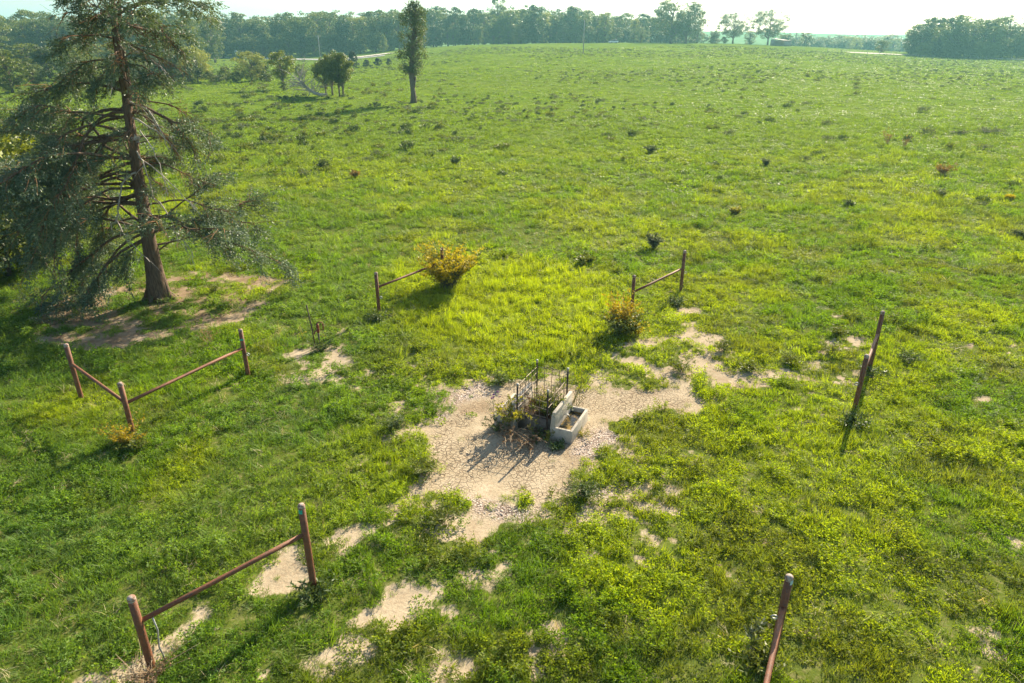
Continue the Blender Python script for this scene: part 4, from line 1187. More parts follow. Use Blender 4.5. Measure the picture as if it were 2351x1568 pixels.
def grove_behind():
    c = bpy.data.collections['wood_mass']; P, S = [], []
    for yy0, dt, stp in ((352, 22, 20), (334, 52, 12), (356, 40, 12)):
        for q in np.arange(2088, 2290 if dt < 40 else 2420, stp):
            yy = yy0 + R.uniform(-4, 4); x = xat(q, yy, 0); z = tz(x, yy)
            tp = min(112, np.interp(q, [a for a, b in RT], [b for a, b in RT]) + dt + R.uniform(-3, 6)); h = tree_h(q, tp, yy, z) / 20
            P.append((x, yy, z)); S.append((h * 1.35, h * 1.35, h))
    scatter('grove_undergrowth', c, np.array(P), np.array(S), np.ones((len(P), 3)), 'undergrowth and inner crowns of the grove past the gravel road', 'woods', .02)
grove_behind()

# trees in the middle of the pasture
def mid_tree(kind, base, top_py, label, wide=1.0, name='tree', cat='tree'):
    b = gp(*base); h = tree_h(base[0], top_py, b.y, b.z)
    return plant_tree(kind, name, b, h, label, cat, None, wide)
mid_tree(ROUND, (580, 188), 119, 'pale rounded tree leafy down to the grass, middle of the tree line')
mid_tree(SHRUB, (520, 187), 154, 'dark shrub close beside the pale rounded tree', 1.0, 'shrub', 'shrub')
mid_tree(SMALL, (652, 205), 124, 'small tree with one clear trunk beside the fallen tree', 1.15)
mid_tree(SHRUB, (652, 208), 188, 'dark tuft of suckers round the small tree trunk', .9, 'shrub', 'shrub')
mid_tree(ROUND, (455, 190), 108, 'pale feathery tree just past the cedar branches', .8)
mid_tree(FK[3], (400, 193), 120, 'dark bushy tree behind the cedar branches', 1.3)
for q, tp, wd, l in (((345, 194), 150, 1.2, 'green shrub behind the hanging cedar branch tips'), ((375, 192), 138, 1.1, 'bushy tree just inside the cedar branch tips'), ((425, 194), 160, 1.5, 'dark low shrub by the cedar branch tips'), ((442, 192), 146, 1.1, 'round shrub left of the pale feathery tree'), ((503, 189), 172, 1.5, 'low shrub between the feathery and the rounded tree'), ((545, 189), 166, 1.3, 'dark shrub tucked against the rounded tree'), ((612, 189), 168, 1.5, 'low shrub between the rounded tree and the small trunk tree'), ((600, 186), 142, 1.0, 'leafy shrub filling the right shoulder of the rounded tree')):
    mid_tree(SHRUB, q, tp, l, wd, 'shrub', 'shrub')
mid_tree(SHRUB, (485, 190), 165, 'low dark shrub below the pale feathery tree', 1.3, 'shrub', 'shrub')
mid_tree(ROUND, (690, 178), 148, 'grey scrubby bush behind the fallen tree', .9, 'shrub', 'shrub')
for i, (q, py, tp, l) in enumerate(((749, 219, 140, 'thin trunk nearest the fallen tree in the close group of four trees'), (764, 220, 128, 'second thin trunk in the close group of four trees'), (780, 222, 126, 'third trunk in the close group of four trees'), (789, 222, 132, 'stoutest trunk of the close group of four trees'))):
    mid_tree(SMALL2 if i % 2 else SMALL, (q, py), tp, l, 1.0)
mid_tree(JUNIPER, (812, 158), 118, 'pointed dark juniper before the pale lane', 1.1, 'juniper', 'tree')
mid_tree(JUNIPER, (842, 154), 137, 'small spreading juniper, middle one along the lane', 1.8, 'juniper', 'tree')
mid_tree(JUNIPER, (868, 152), 133, 'broad dark juniper at the upper end of the lane', 1.8, 'juniper', 'tree')
mid_tree(JUNIPER, (893, 150), 134, 'dark juniper touching the tall poplar', 1.4, 'juniper', 'tree')
far_tree(882, 355, tree_h(882, 95, 355, -1), 'pale grey pointed tree before the dark wood', Kind(LEAF_PALE, h=10, w=6, base=.5, n_clump=60, per=60, leaf=.4, clump_r=.13, shape='cone'))
mid_tree(FK[0], (30, 214), 122, 'olive tree at the edge of view beyond the cedar', 1.5)
mid_tree(FK[4], (85, 210), 150, 'yellowish low tree beyond the cedar', 1.9)
mid_tree(FK[2], (-40, 216), 118, 'olive tree partly out of view beyond the cedar', 1.4)
mid_tree(ROUND, (190, 205), 112, 'pale tree glimpsed through the cedar', .8)
mid_tree(ROUND, (260, 200), 140, 'low pale tree behind the cedar trunk', .9)
mid_tree(ROUND, (330, 196), 135, 'low green tree behind the cedar, beside its trunk', .9)

def poplar():
    b = gp(950, 236); Y = b.y
    t = thing('poplar', b, 'tall narrow poplar with a bent bare trunk alone in the field', 'tree')
    tp = [vp(*q, Y) - b for q in ((950, 240), (949, 215), (946, 190), (942, 165), (945, 140), (947, 100), (950, 60), (955, 20))]
    mb = MB(); mb.tube(tp, [.52, .36, .32, .28, .24, .2, .14, .05], 9)
    st = [vp(*q, Y) - b for q in ((949, 205), (952, 188), (954, 176))]
    mb.tube(st, [.2, .17, .12], 7)
    mb.build('trunk', BARK, t, smooth=True)
    cb, lb = MB(), MB()
    prof = [(8, 952, 10), (20, 955, 26), (40, 952, 34), (60, 950, 30), (80, 948, 30), (95, 950, 31), (110, 947, 30), (128, 947, 34), (145, 948, 34), (158, 946, 30), (170, 948, 16)]
    for k in range(215):
        py = R.uniform(6, 172); cx = np.interp(py, [a for a, b_, c in prof], [b_ for a, b_, c in prof]); hw = np.interp(py, [a for a, b_, c in prof], [c for a, b_, c in prof])
        rad = hw / F_PX * (Y * CP) ; a = R.uniform(0, 6.28); rr = rad * math.sqrt(R.random())
        c0 = np.array(vp(cx, py, Y) - b); c = c0 + np.array([math.cos(a) * rr, math.sin(a) * rr, 0])
        lb.tube([c0 - [0, 0, .9], (c0 + c) / 2, c], [.05, .035, .015], 4, False)
        m = 46; d = rand_dirs(m); q = d * (rng.uniform(.1, 1, m) ** .5)[:, None] * rng.uniform(.3, .62) * np.array([1, 1, 1.25])
        dd = rand_dirs(m); cb.leaves(c + q, dd, sides_for(dd), .19 * rng.uniform(.6, 1.3, m), .12)
    lb.build('limbs', BARK, t); cb.build('crown', LEAF_SHINE, t)
poplar()

def fallen_tree():
    b = gp(742, 221); t = thing('fallen_tree', b, 'fallen dead tree with bare grey branches fanned on the field', 'dead tree')
    Y = b.y; mb = MB()
    P = lambda px, py, dy=0: np.array(vp(px, py, Y + dy) - b)
    main = [P(750, 218.5, -.4), P(738, 218), P(722, 213.5), P(708, 205), P(695, 192), P(684, 180)]
    mb.tube(main, [.30, .27, .24, .2, .14, .07], 8)
    mb.tube([P(712, 207), P(711, 215), P(708, 220)], .07, 6)
    for k in range(44):
        i = R.uniform(1.6, 4.9); j = int(i); s = np.array(main[j]) * (1 - (i - j)) + np.array(main[j + 1]) * (i - j)
        a = R.uniform(math.radians(95), math.radians(200)) if k % 3 else R.uniform(math.radians(40), math.radians(95))
        L = R.uniform(1.6, 4.2); d = np.array([math.cos(a), R.uniform(-.55, .55), math.sin(a) * .8 + .1])
        pts = limb_path(s, d, L, 6, .25, .12); pts[:, 2] = np.maximum(pts[:, 2], .06)
        mb.tube(pts, np.linspace(.065, .018, 6), 5, False)
        for q in range(3):
            ii = R.randint(2, 4); p2 = limb_path(pts[ii], unit(pts[ii + 1] - pts[ii]) + rng.normal(0, .5, 3), L * .4, 4, .2, .12)
            p2[:, 2] = np.maximum(p2[:, 2], .05); mb.tube(p2, np.linspace(.03, .012, 4), 4, False)
    mb.build('trunk', DEAD_WOOD, t)
fallen_tree()

# ------------------------------------------------------------------ the big cedar
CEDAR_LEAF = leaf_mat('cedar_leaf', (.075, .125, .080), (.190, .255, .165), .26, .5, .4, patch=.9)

def cedar():
    b = gp(364, 686); Y = b.y
    t = thing('cedar', b, 'big old leaning cedar with dead lower branches over a bare patch', 'tree')
    P = lambda px, py, dy=0.0: np.array(vp(px, py, Y + dy) - b)
    trunk_px = [(366, 690), (358, 640), (348, 585), (338, 530), (328, 470), (316, 400), (306, 330), (298, 280), (290, 225)]
    tp = [P(*q) for q in trunk_px]; tp[0][2] = -.25
    tr = [.50, .34, .27, .235, .215, .19, .17, .155, .14]
    mb = MB(); mb.tube(tp, tr, 12)
    for a in np.linspace(0, 2 * math.pi, 8)[:-1]:     # root flare and fluting
        d = np.array([math.cos(a), math.sin(a), 0]) * R.uniform(.8, 1.1)
        mb.tube([d * .66 + [0, 0, -.15], d * .40 + [0, 0, .14], d * .26 + tp[1] * [1, 1, .8], tp[2] + d * .15], [.10, .13, .11, .05], 7)
    s1 = [tp[8], P(276, 150), P(264, 70), P(257, 0), P(252, -90), P(246, -190)]
    s2 = [tp[7], P(291, 170, .3), P(278, 100, .4), P(274, 40, .4), P(272, -40, .4), P(280, -120, .3)]
    mb.tube(s1, [.125, .12, .105, .09, .07, .03], 9); mb.tube(s2, [.12, .11, .095, .08, .06, .03], 9)
    mb.build('trunk', CEDAR_BARK, t, smooth=True)
    zs = np.array([p[2] for p in tp] + [p[2] for p in s1[1:]]); line = np.array(tp + s1[1:])
    top = zs[-1]
    at = lambda z: np.array([np.interp(z, zs, line[:, k]) for k in range(3)])
    zpx = lambda py: P(280, py)[2]
    # silhouette reach (m) to each side by height
    left = [(zpx(-200), .6), (zpx(-80), 2.0), (zpx(0), 2.4), (zpx(90), 2.4), (zpx(160), 2.9), (zpx(230), 3.9), (zpx(330), 4.8), (zpx(430), 5.6), (zpx(520), 6.0), (zpx(600), 5.2)][::-1]
    right = [(zpx(-200), .6), (zpx(-80), 2.2), (zpx(0), 3.0), (zpx(90), 2.9), (zpx(180), 2.7), (zpx(270), 3.1), (zpx(350), 2.5), (zpx(430), 2.4), (zpx(490), 4.4), (zpx(540), 4.6), (zpx(600), 1.5)][::-1]
    lz, lr = zip(*left); rz, rr_ = zip(*right)
    bb, fb, db, rb = MB(), MB(), MB(), MB()
    def spray(c, d, n, size):
        """flattened feathery cluster of scale leaves"""
        nn = int(n); f = rng.uniform(0, 1, nn)[:, None]
        side = unit(np.cross(d, [0, 0, 1.]) + rng.normal(0, .2, 3))
        q = c + d * f * size + side * rng.normal(0, .28, (nn, 1)) * size * (1.1 - f * .6) + rng.normal(0, .10, (nn, 3)) * size
        q[:, 2] -= .25 * size * f[:, 0] ** 2
        dd = unit(d + side * rng.normal(0, .8, (nn, 1)) + rng.normal(0, .45, (nn, 3)) + [0, 0, -.12])
        fb.leaves(q, dd, sides_for(dd), rng.uniform(.05, .125, nn), rng.uniform(.020, .042, nn))
    def branch(z, az, L, dense, r0=None, droop=.7, start=.35):
        s = at(z); d = np.array([math.cos(az), math.sin(az), R.uniform(-.05, .3)])
        n = 11; p = limb_path(s, d, L, n, droop, .17)
        p[:, 2] = np.maximum(p[:, 2], .35)
        r0 = r0 or .018 + .008 * L
        bb.tube(p, np.linspace(r0, .012, n), 6, False)
        m = int(4 + L * 4.4)
        for k in range(m):
            f = R.uniform(start, 1.0) * (n - 1); i = min(int(f), n - 2); q0 = p[i] + (p[i + 1] - p[i]) * (f - i)
            out = unit(p[i + 1] - p[i]); sd = np.cross(out, [0, 0, 1.]) * R.choice([-1, 1])
            tl_ = R.uniform(.35, 1.15) * (.6 + .14 * L)
            d2 = unit(out * R.uniform(.4, 1) + sd * R.uniform(.3, 1.0) + np.array([0, 0, R.uniform(-.35, .25)]))
            q = limb_path(q0, d2, tl_, 5, .55, .14); q[:, 2] = np.maximum(q[:, 2], .15)
            rb.tube(q, np.linspace(.014, .005, 5), 3, False)
            if R.random() < dense:
                for j in range(1, 5):
                    for _ in range(2):
                        dj = unit(unit(q[j] - q[j - 1]) + rng.normal(0, .45, 3))
                        spray(q[j], dj, R.uniform(16, 30), R.uniform(.22, .42))
            else:
                for j in range(2, 5):
                    e = limb_path(q[j - 1], unit(q[j] - q[j - 1]) + rng.normal(0, .7, 3), R.uniform(.25, .6), 3, .4, .15)
                    rb.tube(e, [.006, .005, .003], 3, False)
        return p
    zlo, zhi = zpx(585), zpx(-190)
    nb = 84
    for k in range(nb):
        z = zlo + (zhi - zlo) * ((k + R.random()) / nb) ** 1.05
        az = R.uniform(0, 2 * math.pi)
        c = math.cos(az)
        reach = np.interp(z, lz, lr) * max(0, -c) ** 1.2 + np.interp(z, rz, rr_) * max(0, c) ** 1.2
        side = 2.4 * (1 - .6 * (z - zlo) / (zhi - zlo))
        L = max(reach, side * abs(math.sin(az)) ** 1.2) * R.uniform(.72, 1.0)
        hi = z > zpx(110)
        if c > .15: dense = .22 if (zpx(470) < z < zpx(150)) else .75
        elif c < -.25: dense = .90
        else: dense = .62
        if hi: dense = .52 if c < .2 else .42
        if z < zpx(430) and c > -.2 and R.random() < .5 and math.sin(az) < 0: continue   # the open front of the trunk
        if math.sin(az) < -.45 and zpx(560) < z < zpx(200) and abs(c) < .8 and R.random() < .78: continue
        branch(z, az, max(.6, L), dense, droop=R.uniform(.45, 1.0), start=.55 if c > 0 and not hi else .3)
    # named limbs the photograph shows
    for z, az, L, dn in ((zpx(470), math.pi * 1.02, 6.2, .95), (zpx(450), math.pi * .93, 6.0, .95), (zpx(395), math.pi * 1.0, 5.6, .95), (zpx(320), math.pi * 1.03, 5.0, .95), (zpx(310), math.pi * .9, 4.8, .95), (zpx(255), math.pi * .97, 4.6, .95), (zpx(210), math.pi * 1.04, 4.0, .95),
                         (zpx(520), .10, 4.9, .9), (zpx(500), -.12, 4.4, .9), (zpx(535), .3, 4.2, .85), (zpx(545), math.pi * 1.25, 3.4, .95), (zpx(530), math.pi * 1.12, 4.6, .95), (zpx(520), math.pi * .85, 5.2, .95), (zpx(260), .12, 3.2, .8), (zpx(240), -.25, 3.0, .7), (zpx(40), .1, 3.2, .9), (zpx(20), -.3, 3.1, .9), (zpx(60), .4, 3.0, .9)):
        branch(z, az, L, dn, r0=.062, droop=R.uniform(.5, .85), start=.32)
    for k in range(13):
        branch(zpx(R.uniform(250, 540)), math.pi + R.gauss(0, .42), R.uniform(3.6, 6.0), .95, droop=R.uniform(.5, .95), start=.4)
    bb.build('limbs', CEDAR_BARK, t); rb.build('twigs', TWIG, t); fb.build('foliage', CEDAR_LEAF, t)
    # pale dead branches
    dead = [([(310, 395), (282, 415), (272, 470), (268, 505), (252, 520)], -.9, .035), ([(268, 505), (285, 540), (310, 570), (345, 600)], -.9, .028), ([(312, 345), (330, 375), (345, 425), (352, 450)], -.7, .03),
            ([(300, 235), (340, 250), (365, 290), (390, 345)], -.6, .03), ([(318, 360), (370, 400), (420, 450), (455, 480)], -.8, .022), ([(320, 300), (350, 335), (375, 400), (385, 450)], -.8, .022),
            ([(278, 165), (258, 160), (248, 180), (250, 220)], -.6, .03), ([(290, 100), (330, 130), (370, 150), (400, 190)], -.5, .028), ([(285, 60), (320, 20), (345, 40)], -.5, .03), ([(330, 480), (390, 520), (430, 560), (445, 590)], -1.0, .02),
            ([(262, 45), (230, 20), (205, 5)], -.4, .05), ([(305, 270), (360, 300), (405, 345)], -.4, .028), ([(325, 440), (375, 470), (400, 520), (410, 560)], -.9, .025)]
    for pts, dy, r in dead:
        q = np.array([P(a, c, dy * (.3 + .7 * i / (len(pts) - 1))) for i, (a, c) in enumerate(pts)])
        tt = np.linspace(0, len(q) - 1, len(q) * 3); q = np.stack([np.interp(tt, np.arange(len(q)), q[:, k]) for k in range(3)], 1)
        q[1:-1] = .25 * q[:-2] + .5 * q[1:-1] + .25 * q[2:]; q += rng.normal(0, .015, q.shape)
        db.tube(q, np.linspace(r, r * .4, len(q)), 5, False)
        for _ in range(7):
            i = R.randint(2, len(q) - 2); e = limb_path(q[i], unit(q[i + 1] - q[i]) + rng.normal(0, .6, 3), R.uniform(.3, 1.0), 5, .6, .15)
            db.tube(e, np.linspace(r * .45, .004, 5), 4, False)
    db.build('dead_branches', DEAD_WOOD, t)
    m = MB(); c = P(313, 322, -.2)
    d = rand_dirs(10); m.leaves(np.repeat(c[None], 10, 0), d, sides_for(d), .2, .14)
    m.build('broken_stub', DEAD_WOOD, t)
    stems_plant('leafy_weed', b + Vector((.35, -.25, 0)), 'low weeds at the foot of the cedar trunk', 'weed', DKGREEN, STEM_GREEN, 26, .25, .7, .1, .03, 12, .005, 1)
cedar()

# thicket at the left edge, behind the cedar
def thicket(kind, base, top_py, label, wide=1.0):
    b = gp(*base); plant_tree(kind, 'shrub', b, tree_h(base[0], top_py, b.y, b.z), label, 'shrub', None, wide)
thicket(SHRUB_D, (20, 632), 440, 'dark leafy shrub under the outer cedar limbs', 1.0)
thicket(SHRUB_D, (110, 618), 480, 'dark shrub with thin bare stems in the cedar shade', .9)
thicket(SHRUB_D, (-60, 650), 400, 'dark shrub cut by the edge of view below the cedar', 1.0)
thicket(SHRUB_Y, (10, 520), 300, 'sunlit yellow green shrub beyond the outer cedar limbs', 1.1)
thicket(SHRUB_Y, (70, 470), 320, 'smaller yellow green shrub beyond the cedar limbs', 1.2)
thicket(SHRUB_Y, (-70, 480), 250, 'tall yellow green shrub cut by the edge of view', 1.1)
thicket(SHRUB_Y, (60, 380), 255, 'pale shrub furthest out beyond the cedar limbs', 1.3)

# ------------------------------------------------------------------ weed clumps of the field
def weed_mesh(name, mat, n, rad, h, leaf, lw, stems=0):
    mb = MB()
    k = max(3, n // 26)
    for c in range(k):
        a = R.uniform(0, 6.28); rr = rad * .75 * math.sqrt(R.random()); hh = h * (1 - .5 * rr / rad) * R.uniform(.6, 1.1)
        m = n // k; q = rand_dirs(m) * (rng.uniform(0, 1, m) ** .4)[:, None] * [rad * .42, rad * .42, hh * .5] + [rr * math.cos(a), rr * math.sin(a), hh * .5]
        q[:, 2] = np.maximum(q[:, 2], .01)
        d = rand_dirs(m); d[:, 2] = np.abs(d[:, 2]) + .4; d = unit(d)
        mb.leaves(q, d, sides_for(d), leaf * rng.uniform(.6, 1.4, m), lw * rng.uniform(.7, 1.3, m))
    return mb.mesh(name, mat)
WEEDS = [weed_mesh('weed_clump', DKGREEN, 260, .55, .62, .16, .06), weed_mesh('weed_clump', OLIVE, 240, .6, .5, .16, .06), weed_mesh('weed_clump', GREYGREEN, 200, .6, .55, .15, .05),
         weed_mesh('weed_clump', DKGREEN, 200, .45, .45, .14, .06), weed_mesh('weed_clump', OLIVE, 220, .4, .75, .16, .05)]
WL = ['dark green weed clump dotted over the pasture', 'olive weed clump dotted over the pasture', 'grey green weed clump dotted over the pasture', 'small dark weed clump dotted over the pasture', 'upright olive weed clump dotted over the pasture']
def weed(p, k, s):
    o = bpy.data.objects.new('weed_clump', WEEDS[k]); COL.objects.link(o)
    o.location = p; o.rotation_euler = (0, 0, R.uniform(0, 6.28)); o.scale = (s, s, s * R.uniform(.75, 1.2))
    tag(o, WL[k], 'weed', 'weed clumps dotted over the pasture: ' + WL[k].split(' weed')[0])
nw = 0
while nw < 285:
    if R.random() < .68:
        px, py = R.triangular(330, 1250, 560), 196 + 210 * R.random() ** 1.3
    elif R.random() < .55:
        px, py = R.uniform(900, 2340), R.uniform(128, 290)
    else:
        px, py = R.uniform(1300, 2345), R.uniform(290, 480)
        if R.random() < .5: continue
    if fbm(np.array([px]), np.array([py * 2.2]), 120, 2, 77)[0] < .42 and R.random() < .8: continue
    p = gp(px, py)
    if p.y > 320 or p.y < 28: continue
    k = R.choice([0, 1, 1, 2, 2, 3, 4]); s = R.uniform(.55, 1.25) * (1.25 if p.y > 60 else .85)
    weed(p, k, s); nw += 1
# clumps with a look of their own
def single(q, mat, stem, label, h, sp, **kw):
    stems_plant('weed_clump', gp(*q), label, 'weed', mat, stem, kw.get('n', 30), h, sp, kw.get('leaf', .14), kw.get('lw', .05), kw.get('nl', 14), .01, 2, flop=kw.get('flop', .4))
single((1494, 351), DKGREEN, STEM_DK, 'dark dense weed clump alone in the middle of the field', .75, .65)
single((1045, 379), DKGREEN, STEM_DK, 'dark weed clump with a pointed top in the middle field', .7, .45)
single((742, 388), DKGREEN, STEM_DK, 'dark dense weed clump right of the cedar crown', .75, .75)
single((816, 408), RUSTY_LEAF, STEM_DRY, 'brownish dry weed clump near the dark dense one', .5, .4)
single((2165, 402), RUSTY_LEAF, STEM_DRY, 'rusty orange weed clump on the open field', .85, .75)
single((1950, 474), DKGREEN, STEM_DK, 'small dark weed clump in the bright grass', .4, .45)
single((2155, 450), GREYGREEN, STEM_DK, 'small grey weed clump beside the bright grass', .4, .45)
single((2316, 458), GOLD, STEM_GREEN, 'small yellow flowering clump at the edge of the field', .3, .3)
single((1346, 606), OLIVE, STEM_DK, 'dark weed clump behind the lush grass strip', .45, .5)
single((1500, 571), GREYGREEN, STEM_DK, 'tall grey green thistle in the mid field grass', .8, .4)
single((1688, 494), YELGREEN, STEM_GREEN, 'yellow green clump in the mid field grass', .45, .35)
single((2035, 333), RUSTY_LEAF, STEM_DRY, 'tall dry stalk bundle leaning on the open field', 1.5, .45, n=14, nl=8)
single((2074, 340), RUSTY_LEAF, STEM_DRY, 'tall thin dry stalks right of the leaning bundle', 1.3, .4, n=9, nl=6)
single((2270, 305), GREYGREEN, STEM_DRY, 'long heap of cut brush lying in the field', .6, 1.9, n=46, flop=1.0)
single((2205, 309), GREYGREEN, STEM_DRY, 'small heap of cut brush in the field', .5, 1.0, flop=1.0)
single((1758, 380), GREYGREEN, STEM_GREEN, 'pale silvery weed clump in the bright grass', .5, .4)
single((2340, 545), GREYGREEN, STEM_GREEN, 'pale silvery weed clump at the right edge of the pasture', .35, .45)
# further, smaller ones nobody could count
x, y = sample(60, 330, .17)
k = (fbm(x, y, 30, 3, 78) > .47) & ~on_road(x, y)
x, y = x[k], y[k]
fw = bpy.data.collections.new('field_weed')
for me in WEEDS[:4]: fw.objects.link(bpy.data.objects.new('field_weed_tuft', me))
s = rng.uniform(.35, .95, len(x))
scatter('field_weeds', fw, np.stack([x, y, terrain(x, y)], 1), sc3(s, 1.0), np.ones((len(x), 3)), 'scattered small weeds over the far pasture', 'weeds')

# ------------------------------------------------------------------ stones on the gravel and clods on the mud
def stones():
    mb = MB()
    for k in range(5):
        d = rand_dirs(9)
    st = []
    for v in range(4):
        m = MB(); n = 7
        th = np.linspace(0, 2 * math.pi, n + 1)[:-1]
        lo = np.stack([np.cos(th), np.sin(th), np.zeros(n)], 1) * rng.uniform(.8, 1.1, (n, 1))
        hi = np.stack([np.cos(th) * .6, np.sin(th) * .6, np.full(n, .55)], 1) * rng.uniform(.8, 1.15, (n, 1))
        vv = np.concatenate([lo, hi, [[0, 0, .7]]])
        q = [[i, (i + 1) % n, n + (i + 1) % n, n + i] for i in range(n)]
        tr = [[n + i, n + (i + 1) % n, 2 * n] for i in range(n)]
        m.add(vv, q, tr); st.append(m)
    sm, nt, out = new_mat('stone')
    at = N(nt, 'ShaderNodeAttribute', attribute_type='INSTANCER', attribute_name='tint')
    p = N(nt, 'ShaderNodeBsdfPrincipled'); nt.links.new(at.outputs['Color'], p.inputs['Base Color']); p.inputs['Roughness'].default_value = .9
    nt.links.new(p.outputs[0], out.inputs[0])
    c = proto_collection('stone', st, sm)
    x, y = sample(9, 24, 60)
    b, g, l, cr = masks(x, y)
    k = (rng.random(len(x)) < g * .9 + np.where(b > .5, .06, 0)) & ~in_trough(x, y)
    x, y, g = x[k], y[k], g[k]
    s = rng.uniform(.010, .028, len(x)) * (.7 + .6 * g)
    tone = rng.uniform(.16, .6, (len(x), 1)) * np.array([[1.0, .84, .70]])
    scatter('gravel', c, np.stack([x, y, terrain(x, y) - .032], 1), sc3(s), tone, 'loose gravel and clods on the bare ground', 'gravel', .3)
stones()

# ------------------------------------------------------------------ things along the roads
def utility_pole(base, top_z, label, lean=(0, 0), arm=True, box=False, wide=.16):
    t = thing('utility_pole', base, label, 'utility pole')
    mb = MB(); mb.tube([(0, 0, -.5), (lean[0] * .5, lean[1] * .5, top_z * .5), (lean[0], lean[1], top_z)], [wide * 1.15, wide, wide * .75], 8)
    mb.build('pole', WOOD_GREY, t, smooth=True)
    if arm:
        m = MB(); m.box((lean[0], lean[1], top_z - .35), (2.4, .14, .16)); m.build('crossarm', WOOD_GREY, t)
        for sx in (-1, -.35, .35, 1):
            m = MB(); m.tube([(lean[0] + sx * 1.05, lean[1], top_z - .27), (lean[0] + sx * 1.05, lean[1], top_z - .1), (lean[0] + sx * 1.05, lean[1], top_z - .02)], [.04, .06, .03], 6)
            m.build('insulator', STEEL_LT, t)
    if box:
        m = MB(); m.tube([(lean[0] * .75 + .4, 0, top_z * .62), (lean[0] * .8 + .4, 0, top_z * .62 + .9)], .26, 10); m.build('transformer', STEEL_LT, t, smooth=True)
    return t
def pole_px(px, base_py, top_py, Y, label, top_px=None, **kw):
    x = xat(px, Y, 0); b = on(x, Y); tp = vp(top_px or px, top_py, Y)
    utility_pole(b, tp.z - b.z, label, (tp.x - b.x, 0), **kw)
pole_px(735, 130, 81, 342, 'grey wooden utility pole with a crossarm before the dark wood', 730)
b = gp(1339, 123); tp = vp(1339.5, 45, b.y)
utility_pole(b, tp.z - b.z, 'plain green grey utility pole standing out in the pasture', (0, 0), arm=False)
pole_px(1826, 112, 62, 420, 'distant utility pole with a transformer rising over the low wood', 1829, box=True)
b = gp(2199, 129); tp = vp(2209, 82, b.y)
utility_pole(b, tp.z - b.z, 'leaning utility pole beside the gravel road', (tp.x - b.x, 0), arm=False)

SIGN_W = plain_mat('sign_white', (.75, .78, .75), .4); SIGN_G = plain_mat('sign_green', (.01, .30, .22), .4)
def sign(px, Y, py0, py1, w, h, mat, label, two=False):
    x = xat(px, Y, -1); b = on(x, Y); c = vp(px, (py0 + py1) / 2, Y)
    t = thing('road_sign', b, label, 'road sign')
    m = MB(); m.tube([(0, 0, -.3), (0, 0, c.z - b.z + h / 2)], .05, 6); m.build('pole', STEEL_LT, t)
    m = MB(); m.box((c.x - b.x, -.07, c.z - b.z), (w, .03, h)); m.build('panel', mat, t)
    if two:
        m = MB(); m.box((c.x - b.x + .15, -.075, c.z - b.z - h * .9), (w * .8, .03, h * .7)); m.build('panel', SIGN_G, t)
    else:
        m = MB(); m.box((c.x - b.x, -.095, c.z - b.z), (w * .55, .012, h * .5)); m.build('marking', STEEL_DK, t)
sign(541.5, 352, 116.5, 123, 1.0, 1.4, SIGN_W, 'small white road sign before the dark wood')
sign(765, 338, 115, 119, 1.5, .42, SIGN_G, 'small green street name sign beside the utility pole', True)

def car():
    Y = 374.0; x = xat(1408, Y, 5); b = on(x, Y) + Vector((0, 0, .05))
    t = thing('parked_car', b, 'white car parked on the crest before the wood', 'car', None, math.radians(196))
    paint = plain_mat('white_paint', (.8, .8, .8), .25, 0, .5, .6); glass = plain_mat('car_glass', (.02, .03, .035), .08); tyre = plain_mat('tyre', (.02, .02, .02), .8)
    def prof(mb, sec, hw0, hw1):
        n = len(sec); v = []
        for s in (-1, 1):
            for (px, pz, k) in sec: v.append((px, s * (hw0 + (hw1 - hw0) * k), pz))
        q = [[i, (i + 1) % n, n + (i + 1) % n, n + i] for i in range(n)]
        mb.add(v, q); c0 = len(mb.v)
        base = mb.n - 2 * n
        for i in range(1, n - 1):
            mb.f3.append(np.array([[base, base + i + 1, base + i], [base + n, base + n + i, base + n + i + 1]])); mb.m3.append(np.zeros(2))
    mb = MB(); prof(mb, [(-2.35, .35, 0), (2.35, .35, 0), (2.42, .62, 0), (2.25, .92, 0), (1.15, 1.05, 0), (-2.2, 1.1, 0), (-2.42, .8, 0)], .92, .92); body = mb.build('body', paint, t)
    bv = body.modifiers.new('edge', 'BEVEL'); bv.width = .07; bv.segments = 3
    mb = MB(); prof(mb, [(1.15, 1.04, 0), (.35, 1.58, 1), (-1.45, 1.62, 1), (-2.15, 1.09, 0)], .86, .68); mb.build('cabin', glass, t)
    mb = MB(); prof(mb, [(.38, 1.57, 1), (-1.48, 1.605, 1), (-1.45, 1.69, 1), (.30, 1.66, 1)], .86, .70); mb.build('roof', paint, t)
    for sx in (1.5, -1.45):
        for sy in (-1, 1):
            m = MB(); m.tube([(sx, sy * .72, .34), (sx, sy * .95, .34)], .34, 14); w_ = m.build('wheel', tyre, t)
            m = MB(); m.tube([(sx, sy * .94, .34), (sx, sy * .965, .34)], .2, 10); m.build('rim', STEEL_LT, w_)
    for sy in (-.62, .62):
        m = MB(); m.box((2.37, sy, .74), (.12, .34, .16)); m.build('headlight', glass, t)
car()

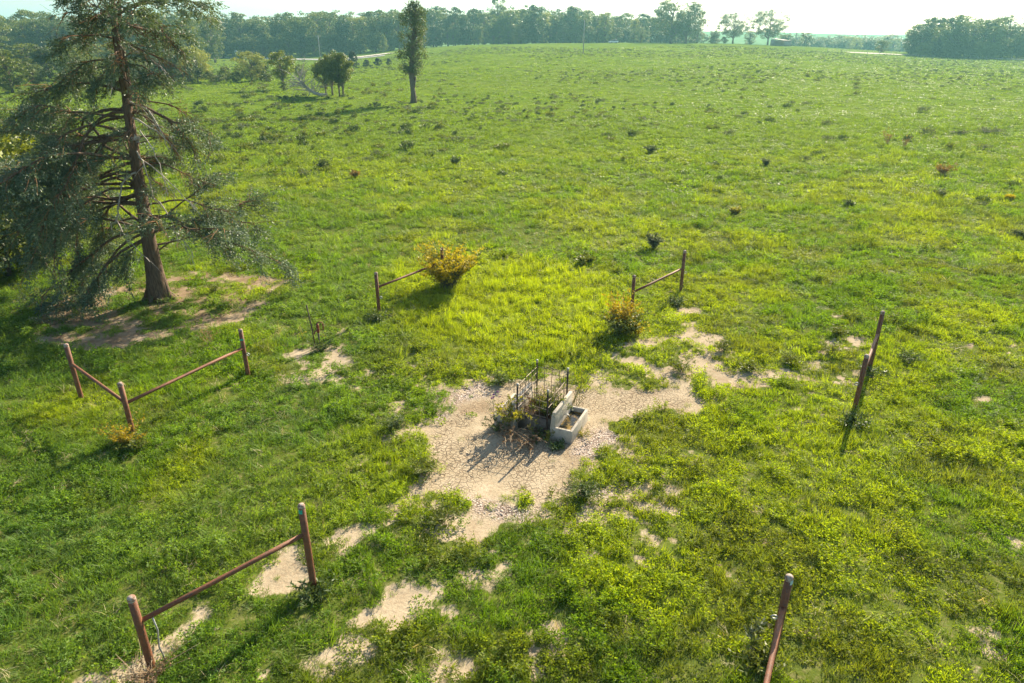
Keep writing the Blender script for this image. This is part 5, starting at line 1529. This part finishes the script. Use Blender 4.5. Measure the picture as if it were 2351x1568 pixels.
def shed():
    Y = 384.0; x = xat(1792, Y, 4); b = on(x, Y)
    t = thing('shed', b, 'small open shed with a sloping tin roof beside the oak', 'shed')
    tin = rough_mat('tin_roof', (.46, .36, .31), (.60, .52, .47), 1.5, .6, .3, 6, .2, 4)
    m = MB(); m.hexa([(-5, -2.6, 3.25), (5.2, -2.6, 2.35), (5.2, 2.6, 2.5), (-5, 2.6, 3.7), (-5, -2.6, 3.35), (5.2, -2.6, 2.45), (5.2, 2.6, 2.6), (-5, 2.6, 3.8)]); m.build('roof', tin, t)
    for xx in (-4.2, 1.0, 4.4):
        m = MB(); m.box((xx, -2.3, 1.3), (.18, .18, 2.7 if xx > 0 else 3.4)); m.build('post', WOOD_GREY, t)
    m = MB()
    for k in range(14): m.box((1.15 + k * .235, -2.25 + .006 * (k % 2), 1.15), (.23, .06, 2.4))
    m.build('board_wall', WOOD_GREY, t)
    m = MB(); m.box((0, 2.4, 1.3), (9, .08, 2.6)); m.build('back_wall', WOOD_GREY, t)
    m = MB(); m.box((-4.6, 0, 1.5), (.08, 4.4, 3.2)); m.build('side_wall', WOOD_GREY, t)
shed()

def field_fence(pxs, label, n, off=0.0):
    pts = [gp(*q) for q in pxs]
    c = np.array([[p.x, p.y] for p in pts]); seg = np.hypot(*np.diff(c, axis=0).T); s = np.concatenate([[0], np.cumsum(seg)])
    tt = np.linspace(0, s[-1], n); x = np.interp(tt, s, c[:, 0]); y = np.interp(tt, s, c[:, 1])
    b = on(x[0], y[0]); t = thing('field_fence', b, label, 'fence')
    tops = []
    for i in range(n):
        z = tz(x[i], y[i]); h = R.uniform(1.15, 1.45); l = R.gauss(0, .05)
        m = MB(); m.tube([(x[i] - b.x, y[i] - b.y, z - b.z - .3), (x[i] - b.x + l, y[i] - b.y, z - b.z + h)], R.choice([.05, .05, .09]), 6)
        m.build('post', WOOD_GREY, t); tops.append((x[i] - b.x, y[i] - b.y, z - b.z))
    tops = np.array(tops)
    for hh in (.35, .7, 1.05):
        m = MB(); m.tube(tops + [0, 0, hh], .012, 3, False); m.build('wire', STEEL_DK, t)
field_fence([(2500, 146), (2351, 139.5), (2180, 132), (2060, 127), (1990, 123), (1900, 119.5)], 'wire fence on thin posts along the near side of the gravel road', 40)

# ------------------------------------------------------------------ haze
def haze():
    m, nt, out = new_mat('haze')
    v = N(nt, 'ShaderNodeVolumePrincipled')
    v.inputs['Color'].default_value = (.34, .78, .84, 1); v.inputs['Density'].default_value = .00033
    v.inputs['Anisotropy'].default_value = .30
    v.inputs['Density Attribute'].default_value = ''
    nt.links.new(v.outputs[0], out.inputs['Volume'])
    mb = MB(); zlo, zhi = -16.0, 90.0
    mb.box((0, 0, (zlo + zhi) / 2), (5400, 5400, zhi - zlo))
    o = mb.build('haze', m); tag(o, 'pale summer haze lying over the fields', 'haze', kind='stuff')
haze()
